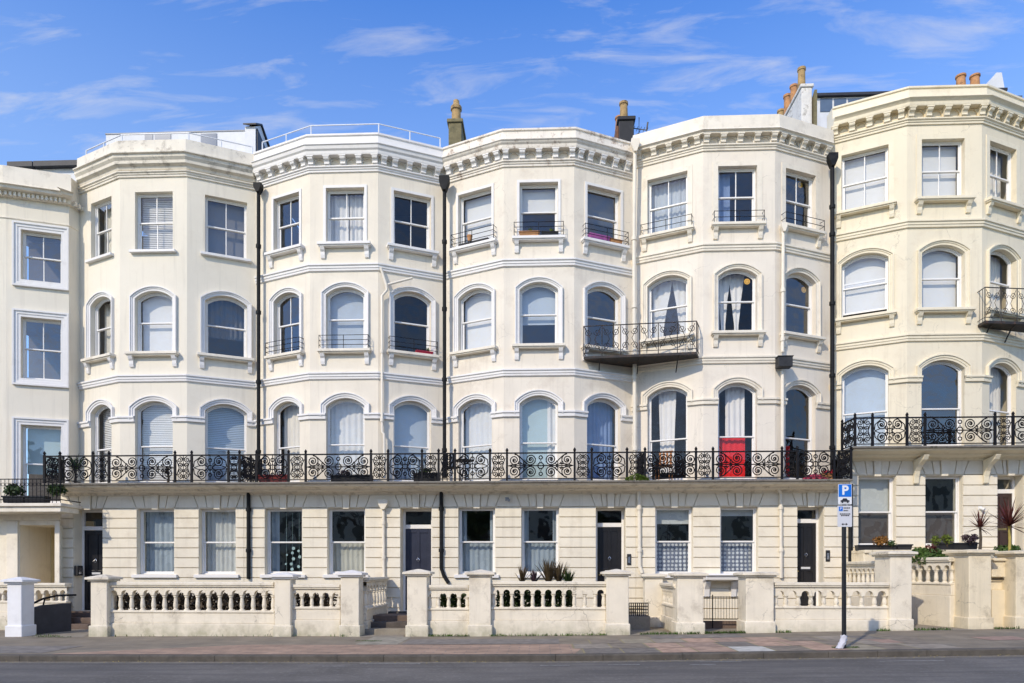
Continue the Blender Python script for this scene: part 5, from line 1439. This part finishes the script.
# hedge and spiky plants in the middle garden
def hedge(px0, px1, pyt, Y, label, leaf=None):
    x0, x1 = XA(px0, Y), XA(px1, Y); zt = ZA((px0 + px1) / 2, pyt, Y); z0 = gz(x0); t = empty('hedge', ((x0 + x1) / 2, Y, z0), label, 'hedge')
    m = MB()
    for _ in range(int(1900 * (x1 - x0))):
        p = (random.uniform(x0, x1), Y + random.uniform(-.28, .28), z0 + .05 + (zt - z0 - .05) * random.random() ** .7)
        m.leaves(p, (.03, .03, .03), 1, .055)
    m.build('foliage', leaf or leaf_dark, t, recalc=False)
    m = MB()
    for k in range(6): x = x0 + (x1 - x0) * (k + .5) / 6; m.tube([(x, Y, z0 - .02), (x + .05, Y, zt - .15)], .015, 5)
    m.build('stem', bark, t)
hedge(497, 572, 587, -2.2, 'dark green hedge seen between the balusters below the spiky plants')
leaf_brown = M('leaf_brown', (.12, .095, .07), .7, .45, 8)
hedge(113, 272, 594, -2.35, 'dark brownish hedge seen through the arches of the longest balustrade', leaf_brown)
hedge(296, 334, 594, -2.35, 'small dark hedge behind the short balustrade left of the steps', leaf_brown)
hedge(441, 464, 594, -2.35, 'small dark hedge behind the short balustrade nearest the navy door', leaf_dark)
for px, pc, l, lab, mt, n in ((522, 580, .50, 'small bronze spiky plant left above the hedge balustrade', leaf_bronze, 30), (549, 581, .74, 'largest spiky strap-leaved plant above the hedge balustrade', leaf_bronze, 60), (534, 581, .42, 'low spiky plant between the small and the largest one', leaf_purple, 34), (559, 580, .62, 'upright reddish spiky plant close beside the largest one', leaf_bronze, 40), (568, 582, .48, 'greenish spiky plant on the right of the tallest one', leaf_dark, 34)):
    spiky(px, pc + 4, 630, -2.1, l, mt, lab, n=n, width=.03, lean=(.05, .75), droop=.3)
# raised house planting
YP = -.62
zpl = ZA(900, 550, YP)
t = empty('terrace_wall', (XA(900, -.6), -.5, gz(9)), 'yellow raised terrace wall carrying the planters of the right-hand house', 'wall')
m = MB(); m.wbox(x9 + .17, XA(1075, -.9), -.9, -.04, gz(9) - .1, zpl - .09); m.build('wall', front_wall_y, t, bevel=.015)
m = MB(); m.wbox(x9 + .17, XA(1075, -.9), -.96, -.041, zpl - .089, zpl - .005); m.build('coping', front_wall_y, t, bevel=.012)
trough(858, 897, 545, 550.5, YP, plastic_black, 'long black planter trough under the half-white ground-floor window')
trough(897.5, 912.5, 544.5, 550, YP, plastic_black, 'short black planter trough beside the orange shrub')
trough(937, 978, 543, 550, YP, plastic_black, 'black planter trough under the dark ground-floor window')
shrub(880.5, 536, 547, YP, .40, leaf_orange, 'orange-leaved shrub in the long black trough', 260, .035)
shrub(891, 540, 547, YP, .22, leaf_dark, 'small dark green shrub beside the orange one', 120, .03)
shrub(936, 535, 546, YP, .22, leaf_lime, 'small lime-green shrub left of its twin under the window', 120, .03)
shrub(947, 534, 546, YP, .26, leaf_lime, 'rounder yellow-green shrub under the dark window', 160, .03)
shrub(970, 534, 545, YP, .42, leaf_purple, 'dull purple shrub beside the slim spiky palm', 220, .035)
shrub(930, 548, 566, -1.35, 1.1, leaf_green, 'bright green mound spilling over the high balustrade', 1100, .045, depth=.7)
shrub(946, 553, 566, -1.5, .6, leaf_green, 'smaller green mound by the tall pier', 380, .045)
shrub(931, 544, 557, -1.35, .3, leaf_red, 'dark red sprig growing out of the green mound', 60, .04)
spiky(980, 528, 549, -1.6, .52, leaf_red, 'slim dark red spiky palm on a thin trunk', n=60, width=.018, lean=(.1, 1.9))
spiky(1009, 526, 556, -2.2, .72, leaf_red, 'large red spiky palm on a yellow trunk', n=90, width=.024, lean=(.1, 2.0), stemmat=leaf_straw)
shrub(1006, 545, 557, -2.0, .75, leaf_green, 'low green bush below the large red palm', 420, .045, depth=.6)
# gate recess right of the tallest pier
x0, x1 = XA(992, -2.5), XA(1018, -2.5); z0 = gz(x0)
t = empty('area_wall', ((x0 + x1) / 2, -2.4, z0), 'low yellow wall with recessed panel and iron bar between the right-hand tall piers', 'wall')
m = MB(); m.wbox(x0, x1, -2.5, -2.3, z0 - .1, ZA(1005, 590, -2.5)); m.wbox(x0, x1, -2.38, -2.31, ZA(1005, 590, -2.5), ZA(1005, 577, -2.5)); m.wbox(x0, x1, -2.5, -2.3, ZA(1005, 577, -2.5), ZA(1005, 561, -2.5)); m.wbox(x0, x1, -2.56, -2.25, ZA(1005, 561, -2.5) + .002, ZA(1005, 558, -2.5)); m.build('wall', front_wall_y, t, bevel=.012)
m = MB(); zb_ = ZA(1005, 579, -2.5); m.tube([(x0, -2.47, zb_), (x1, -2.47, zb_)], .016, 6); m.tube([(XA(1006, -2.47), -2.47, zb_), (XA(1006, -2.47), -2.47, zb_ - .28)], .014, 6); m.lathe((XA(1006, -2.47), -2.47, zb_ - .04), [(.01, 0), (.035, .02), (.035, .06), (.01, .08)], 8); m.build('iron_bar', iron, t)
# trough on the bow house balcony
for px in (12, 34): trough(px - 10, px + 11, 496, 502.5, -1.1, plastic_black, ['dark planter on the porch balcony near the frame edge', 'dark planter on the porch balcony nearer the corner'][px > 20], d=.25)
shrub(14, 484, 497, -1.0, .6, leaf_dark, 'leafy dark shrub in the planter over the ochre porch', 380, .05)
shrub(57, 484, 497, -1.0, .5, leaf_dark, 'dark trailing plant at the corner of the porch balcony', 260, .04)
# things on the long balcony
spiky(75, 470, 483, -.45, .5, leaf_dark, 'agave-like plant on the balcony corner at the far left', n=44, width=.03, lean=(.2, 1.5))
spiky(168, 474, 483, -.45, .34, leaf_bronze, 'small spiky plant on the balcony beneath the blinds', n=30, width=.02, lean=(.2, 1.5))
t_ = trough(258, 287, 475, 482, -.5, M('pot_red', (.20, .03, .03), .7), 'dark red planter boxes in the balcony corner')
t_ = trough(330, 372, 475, 482, -.5, plastic_black, 'long dark planter on the balcony below the white curtain')
shrub(345, 470, 477, -.42, .5, leaf_purple, 'low dull plant in the long dark balcony planter', 140, .03)
def chair(px, Y, rot, mat, label, s=1.0):
    b = at(px, 480, Y); z = Z_SLAB; t = empty('balcony_chair', (b.x, Y, z), label, 'chair')
    c_, s_ = math.cos(rot), math.sin(rot)
    f = Fr((b.x - .21 * c_, Y - .21 * s_), (b.x + .21 * c_, Y + .21 * s_))
    m = MB(); m.box(f, 0, .42, -.21, .21, z + .43, z + .46); m.build('seat', mat, t, bevel=.008)
    m = MB()
    for k in range(4): m.box(f, .03 + k * .1, .09 + k * .1, -.20, -.18, z + .47, z + .86)
    m.box(f, 0, .42, -.205, -.175, z + .86, z + .9); m.build('backrest', mat, t)
    for u in (.02, .40):
        for o in (-.19, .19): m = MB(); m.tube([f.P(u, o, z), f.P(u, o, z + .43)], .014, 6); m.build('leg', mat, t)
chair(451, -.35, .5, iron, 'black balcony chair beside the drainpipe corner'); 
chair(664, -.4, -.4, wood_orange, 'orange-brown wooden chair on the balcony before the dark window')
b = at(464, 480, -.4); t = empty('bistro_table', (b.x, -.4, Z_SLAB), 'small black round table beside the black balcony chair', 'table')
m = MB(); m.lathe((b.x, -.4, Z_SLAB + .62), [(.28, 0), (.30, .012), (.28, .025)], 18); m.build('tabletop', iron, t)
for k in range(3): m = MB(); a = k * 2.09; m.tube([(b.x, -.4, Z_SLAB + .62), (b.x + .06 * math.cos(a), -.4 + .06 * math.sin(a), Z_SLAB + .3), (b.x + .22 * math.cos(a), -.4 + .22 * math.sin(a), Z_SLAB)], .012, 6); m.build('leg', iron, t)
trough(413, 440, 473, 482, -.42, plastic_black, 'large dark planter box beneath the blue-grey blind'); shrub(424, 468, 475, -.35, .5, leaf_dark, 'dark low plant in the large balcony box', 160, .03)
trough(821, 834, 473.5, 480, -.45, terracotta, 'terracotta pot trough at the right end of the long balcony')
shrub(828, 470, 475, -.4, .35, flower_red, 'red flowers in the terracotta trough on the balcony', 120, .025, name='flowers')
b = at(814, 474, -.5); t = empty('blanket', (b.x, -.5, Z_SLAB), 'crumpled pink-red blanket lying on the balcony near the corner', 'blanket')
m = MB(); n = 14
for j in range(n):
    for i in range(n):
        u, v_ = i / (n - 1) - .5, j / (n - 1) - .5
        m.v.append((b.x + u * .62, -.5 + v_ * .4, Z_SLAB + .02 + max(0, .17 * math.cos(u * 2.9) * math.cos(v_ * 2.9)) + .03 * math.sin(u * 23 + 3 * v_) * math.cos(v_ * 17)))
for j in range(n - 1):
    for i in range(n - 1): m.f.append((j * n + i, j * n + i + 1, (j + 1) * n + i + 1, (j + 1) * n + i))
m.build('cloth', fabric_pink, t, smooth=80)
# moss on the slab edge
m = MB(); c = at(637, 477, -.84)
for _ in range(1300):
    x = c.x + random.uniform(-.32, .32); hh = .19 * (1 - abs(x - c.x) / .34) ** .5
    m.blade((x, -.85 + random.uniform(-.02, .05), Z_SLAB - .03 + random.random() * hh), random.random() * 6.3, random.uniform(.2, 1.5), .05, .008, .6, 2)
tag(m.build('moss', leaf_moss, recalc=False), 'green cushion of moss on the slab edge below the cream drainpipe', 'moss')
# window-sill pots
def sill_pot(i, key, a, b, mat, label, h=.14, plants=None, d=.13):
    f, u0, u1, zb, zt, r = WINS[i][key]; W = u1 - u0; U0, U1 = u0 + W * a, u0 + W * b; t = empty('window_box', f.P((U0 + U1) / 2, .08, zb), label, 'window box')
    m = MB(); k = len(m.v)
    for z, q in ((zb, .015), (zb + h, 0)):
        for u, o in ((U0 + q, .02 + q), (U1 - q, .02 + q), (U1 - q, .02 + d - q), (U0 + q, .02 + d - q)): m.v.append(f.P(u, o, z))
    m.f += [(0, 1, 2, 3), (4, 5, 6, 7), (0, 1, 5, 4), (1, 2, 6, 5), (2, 3, 7, 6), (3, 0, 4, 7)]
    m.box(f, U0 - .01, U1 + .01, .012, .02 + d + .008, zb + h - .03, zb + h + .004); m.build('tub', mat, t)
    if plants:
        m = MB()
        for (q, s, n) in plants[1]: p = f.P(U0 + (U1 - U0) * q, .02 + d / 2, zb + h + s * .8); m.leaves(p, (s, s * .8, s), n, s * .35, shell=.2)
        m.build('plant', plants[0], t, recalc=False)
    return t
sill_pot(3, (3, 'C'), .0, .52, terracotta, 'orange trough with a green tuft on the middle top-floor sill', plants=(leaf_lime, [(.55, .07, 60)]))
sill_pot(3, (3, 'C'), .58, 1.0, plastic_black, 'dark trough with a green tuft on the middle top-floor sill', .12, (leaf_lime, [(.6, .07, 60)]))
sill_pot(3, (3, 'L'), .10, .95, plastic_black, 'low black trough on the slanting top-floor sill', .07)
f, u0, u1, zb, zt, r = WINS[3][(3, 'L')]; p = f.P(u0 + (u1 - u0) * .42, .16, zb)
t = empty('flower_pot', p, 'single small terracotta pot standing on the slanting top-floor sill', 'pot'); m = MB(); m.lathe((p[0], p[1], zb + .08), [(.05, 0), (.075, .13), (.085, .13), (.085, .17), (.07, .17)], 12); m.build('pot', terracotta, t)
m = MB(); m.lathe((p[0], p[1], zb + .001), [(.06, 0), (.06, .078)], 10); m.build('stand', plastic_black, t)
sill_pot(3, (3, 'R'), .02, .60, flower_purple, 'purple-patterned window box on the top-floor sill near the cream pipe', .16)
sill_pot(3, (3, 'R'), .64, .98, terracotta, 'orange window box beside the purple one', .13)
sill_pot(2, (2, 'R'), .58, 1.02, flower_red, 'red trough with green plant on the barred sill beside the black drainpipe', .08, (leaf_green, [(.7, .07, 70)]))

# ------------------------------------------------------------------ parking sign
xs_p = XA(844, -6.45); zg = gz(xs_p); zt = ZA(844, 484, -6.45)
sg = empty('parking_sign', (xs_p, -6.45, zg), 'tall black pole carrying blue and white parking plates on the pavement', 'road sign')
m = MB(); m.tube([(xs_p, -6.45, zg - .05), (xs_p, -6.45, zt - .02)], .042, 14); m.build('pole', pole_black, sg, smooth=40)
m = MB(); m.tube([(xs_p, -6.45, zt - .021), (xs_p, -6.45, zt + .0)], .045, 14); m.build('pole_cap', pole_black, sg, smooth=40)
SF = Fr((XA(838.2, -6.5), -6.5), (XA(851.8, -6.5), -6.5)); w = SF.W
zA, zB, zC, zD, zE = (ZA(845, q, -6.5) for q in (484, 496.8, 504.3, 505.6, 526.8))
def plate(name, u0, u1, z0, z1, mat, parent, o=0.0, th=.006, r=.015):
    p = []
    for cx, cz, a0 in ((u1 - r, z1 - r, 0), (u0 + r, z1 - r, 90), (u0 + r, z0 + r, 180), (u1 - r, z0 + r, 270)):
        p += [(cx + r * math.cos(math.radians(a0 + k * 30)), cz + r * math.sin(math.radians(a0 + k * 30))) for k in range(4)]
    m = MB(); m.prism(SF, p, o - th, o); return m.build(name, mat, parent)
def text(body, u, z, size, mat, parent, name, o=.003, extr=.001, bold=0.0):
    cu = bpy.data.curves.new(name, 'FONT'); cu.body = body; cu.size = size; cu.extrude = extr; cu.offset = bold; cu.align_x = 'CENTER'; cu.align_y = 'CENTER'
    tmp = bpy.data.objects.new(name, cu); me = bpy.data.meshes.new_from_object(tmp); bpy.data.objects.remove(tmp)
    me.materials.clear(); me.materials.append(mat)
    ob = bpy.data.objects.new(name, me); COL.objects.link(ob); ob.parent = parent
    ob.location = Vector(SF.P(u, o, z)) - ORI[parent.name]; ob.rotation_euler = (math.pi / 2, 0, 0); ORI[ob.name] = ORI[parent.name]; return ob
up = plate('sign_plate', 0, w, zC, zA, sign_white, sg)
bp_ = MB(); bp_.box(SF, .008, w - .008, .0005, .003, zB, zA - .008); bp_.build('blue_panel', sign_blue, up)
text('P', w / 2, (zA + zB) / 2 - .004, .24, sign_white, up, 'lettering', .0045, .001, .008)
# car half on the kerb
m = MB(); zc = zC + .035; c0 = w / 2
m.prism(SF, [(c0 - .085, zc + .012), (c0 + .085, zc + .012), (c0 + .085, zc + .04), (c0 + .05, zc + .048), (c0 + .03, zc + .08), (c0 - .035, zc + .08), (c0 - .055, zc + .048), (c0 - .085, zc + .042)], .001, .003)
for q in (-.05, .05): m.prism(SF, [(c0 + q + .018 * math.cos(k * .7), zc + .012 + .018 * math.sin(k * .7)) for k in range(9)], .0032, .0042)
m.box(SF, c0 - .09, c0 + .09, .001, .003, zc - .014, zc - .007); m.build('pictogram', sign_black, up)
lo = plate('sign_plate', -.012, w + .004, zE, zD, sign_grey, sg, o=.001)
m = MB(); m.box(SF, .012, .085, .002, .004, zD - .105, zD - .02); m.build('blue_panel', sign_blue, lo)
text('P', .048, zD - .062, .07, sign_white, lo, 'lettering', .0055, .0006)
m = MB()
random.seed(5)
for k, (a, b_) in enumerate(((.10, .22), (.10, .19), (.03, .23), (.05, .21))):
    z = zD - .045 - k * .05 if k < 2 else zD - .10 - k * .03; u = a
    while u < b_: q = random.uniform(.012, .03); m.box(SF, u, min(b_, u + q), .002, .0032, z - .012, z + .010); u += q + .007
zc = zE + .05
m.box(SF, .07, .17, .002, .0032, zc - .006, zc + .006)
for sx, u in ((-1, .06), (1, .18)): m.prism(SF, [(u, zc), (u - sx * .035, zc + .024), (u - sx * .035, zc - .024)], .002, .0032)
m.build('print', sign_black, lo)
for z in (zB + .02, (zD + zE) / 2): m = MB(); m.wbox(xs_p - .06, xs_p + .06, -6.4935, -6.40, z - .02, z + .02); m.build('clamp', pole_black, sg)
# torn paper sleeve at the foot of the pole
t = empty('paper_sleeve', (xs_p, -6.45, zg), 'crumpled white paper sleeve slipped down at the foot of the sign pole', 'paper')
m = MB(); rows_ = 9; n = 18
for j in range(rows_):
    q = j / (rows_ - 1)
    for i in range(n):
        a = 2 * math.pi * i / n; r = .054 + .009 * math.sin(a * 5 + j * 2) + .006 * math.sin(a * 11 + j) + .012 * (1 - q)
        m.v.append((xs_p + r * math.cos(a) - .10 * (1 - q) ** 1.8, -6.45 + r * math.sin(a) - .03 * (1 - q), zg + .012 + q * .25 + .012 * math.sin(a * 3 + 1) * (q > .8)))
for j in range(rows_ - 1):
    for i in range(n): m.f.append((j * n + i, j * n + (i + 1) % n, (j + 1) * n + (i + 1) % n, (j + 1) * n + i))
m.build('sheet', paper_white, t, smooth=50)

# ------------------------------------------------------------------ the other side of the street (seen only in the window panes)
t = empty('opposite_terrace', (0, -44, -.1), 'cream terrace across the street, mirrored in the window panes', 'building')
m = MB(); m.wbox(-60, 60, -52, -44, -.3, 11.5); m.build('wall', opp_wall, t)
m = MB(); m.wbox(-60, 60, -43.9, -43.5, 10.4, 11.0); m.wbox(-60, 60, -43.9, -43.3, 3.6, 3.8); m.build('cornice', opp_wall, t)
m = MB()
for k in range(38):
    for z in (1.0, 4.3, 7.4): m.wbox(-57 + k * 3.0, -55.8 + k * 3.0, -43.99, -43.95, z, z + 2.1)
m.build('windows', opp_dark, t)
def tree(x, y, h, lab, leafy):
    t = empty('tree', (x, y, -.1), lab, 'tree'); tr = MB(); lv = MB()
    def grow(p, d, l, r, dep):
        q = p + d * l; tr.tube([p, (p + q) / 2 + Vector((random.gauss(0, .05), random.gauss(0, .05), 0)) * l, q], [r, r * .85, r * .68], 6 if dep > 2 else 4, caps=False)
        if leafy and dep <= 2: lv.leaves(q, (l * .9, l * .9, l * .7), 26, .16)
        if dep == 0: return
        for _ in range(3 if dep > 1 else 2):
            a = random.random() * 6.28; sp = random.uniform(.4, .75); s1 = d.cross(Vector((.3, .2, .1))).normalized(); s2 = d.cross(s1)
            grow(q, (d + (s1 * math.cos(a) + s2 * math.sin(a)) * sp + Vector((0, 0, .1))).normalized(), l * random.uniform(.66, .8), r * .62, dep - 1)
    grow(Vector((x, y, -.15)), Vector((0, 0, 1)), h * .28, h * .022, 5)
    tr.build('trunk', bark, t)
    if leafy: lv.build('crown', leaf_dark, t, recalc=False)
tree(-12.5, -31, 11, 'leafless street tree across the road, mirrored in panes', False); tree(-3, -30, 8, 'dense evergreen tree across the road, mirrored in ground-floor panes', True); tree(9, -32, 10, 'bare street tree farther along the opposite pavement', False)
tree(3.5, -31, 7, 'smaller evergreen across the road, mirrored in ground-floor panes', True)

# ------------------------------------------------------------------ sky, sun, camera
EL, AZ = math.radians(34), math.radians(32)       # sun: behind the camera, to the left
w_ = bpy.data.worlds.new('World'); sc.world = w_; w_.use_nodes = True; nt = w_.node_tree; N = nt.nodes; L = nt.links
bg = N['Background']; bg.inputs['Strength'].default_value = .15
sky = N.new('ShaderNodeTexSky'); sky.sky_type = 'NISHITA'; sky.sun_disc = False; sky.sun_elevation = EL; sky.sun_rotation = math.pi + AZ
sky.air_density = 1.0; sky.dust_density = .3; sky.ozone_density = 3.0
hs = N.new('ShaderNodeHueSaturation'); hs.inputs['Hue'].default_value = .513; hs.inputs['Saturation'].default_value = 1.28; hs.inputs['Value'].default_value = 2.02; L.new(sky.outputs['Color'], hs.inputs['Color'])
hz = N.new('ShaderNodeMix'); hz.data_type = 'RGBA'; hz.inputs['B'].default_value = (4.6, 5.75, 6.5, 1)
tc = N.new('ShaderNodeTexCoord'); sp = N.new('ShaderNodeSeparateXYZ'); L.new(tc.outputs['Generated'], sp.inputs['Vector'])
def math_(op, a, b=None):
    n = N.new('ShaderNodeMath'); n.operation = op
    for k, v in enumerate((a, b)):
        if v is None: continue
        if isinstance(v, (int, float)): n.inputs[k].default_value = v
        else: L.new(v, n.inputs[k])
    return n.outputs[0]
hf = N.new('ShaderNodeMapRange'); hf.inputs['From Min'].default_value = .66; hf.inputs['From Max'].default_value = .46; hf.inputs['To Max'].default_value = .24; L.new(sp.outputs['Z'], hf.inputs['Value'])
L.new(hf.outputs['Result'], hz.inputs['Factor']); L.new(hs.outputs['Color'], hz.inputs['A'])
zz = math_('MAXIMUM', sp.outputs['Z'], .05); zz = math_('ADD', zz, .12)
cb = N.new('ShaderNodeCombineXYZ'); L.new(math_('DIVIDE', sp.outputs['X'], zz), cb.inputs['X']); L.new(math_('DIVIDE', sp.outputs['Y'], zz), cb.inputs['Y'])
mp = N.new('ShaderNodeMapping'); mp.inputs['Scale'].default_value = (1.5, 5.0, 1); mp.inputs['Rotation'].default_value = (0, 0, .18); mp.inputs['Location'].default_value = (3.34, 1.7, 0); L.new(cb.outputs['Vector'], mp.inputs['Vector'])
nz = N.new('ShaderNodeTexNoise'); nz.inputs['Scale'].default_value = 2.9; nz.inputs['Detail'].default_value = 9; nz.inputs['Roughness'].default_value = .6; nz.inputs['Distortion'].default_value = .5
L.new(mp.outputs['Vector'], nz.inputs['Vector'])
rp = N.new('ShaderNodeValToRGB'); rp.color_ramp.elements[0].position = .515; rp.color_ramp.elements[1].position = .93; rp.color_ramp.elements[1].color = (.85, .85, .85, 1); south = N.new('ShaderNodeMapRange'); south.inputs['From Min'].default_value = .1; south.inputs['From Max'].default_value = -.5; south.inputs['To Max'].default_value = .10; L.new(sp.outputs['Y'], south.inputs['Value'])
L.new(math_('ADD', nz.outputs['Fac'], south.outputs['Result']), rp.inputs['Fac'])
mx = N.new('ShaderNodeMix'); mx.data_type = 'RGBA'; L.new(rp.outputs['Color'], mx.inputs['Factor']); L.new(hz.outputs['Result'], mx.inputs['A']); mx.inputs['B'].default_value = (5.6, 5.5, 5.4, 1)
L.new(mx.outputs['Result'], bg.inputs['Color'])
sl = bpy.data.lights.new('sun', 'SUN'); sl.energy = 3.2; sl.angle = math.radians(.6); sl.color = (1, .88, .70)
so = bpy.data.objects.new('sun', sl); COL.objects.link(so)
d = Vector((math.sin(AZ) * math.cos(EL), math.cos(AZ) * math.cos(EL), -math.sin(EL))); so.rotation_euler = d.to_track_quat('-Z', 'Y').to_euler(); so.location = (-20, -30, 30)
cam = bpy.data.cameras.new('camera'); co = bpy.data.objects.new('camera', cam); COL.objects.link(co); sc.camera = co
co.location = (0, -DIST, EYE); co.rotation_euler = (math.pi / 2, 0, PSI)
cam.sensor_width = 36; cam.lens = F * 36 / 1024; cam.shift_y = (PY0 - 341.5) / 1024; cam.clip_end = 2000; cam.clip_start = .1
sc.view_settings.view_transform = 'Standard'; sc.view_settings.look = 'None'; sc.view_settings.exposure = 0; sc.view_settings.gamma = 1
sc.cycles.max_bounces = 8; sc.cycles.transparent_max_bounces = 12; sc.cycles.diffuse_bounces = 4; sc.cycles.glossy_bounces = 4
sc.cycles.use_denoising = True
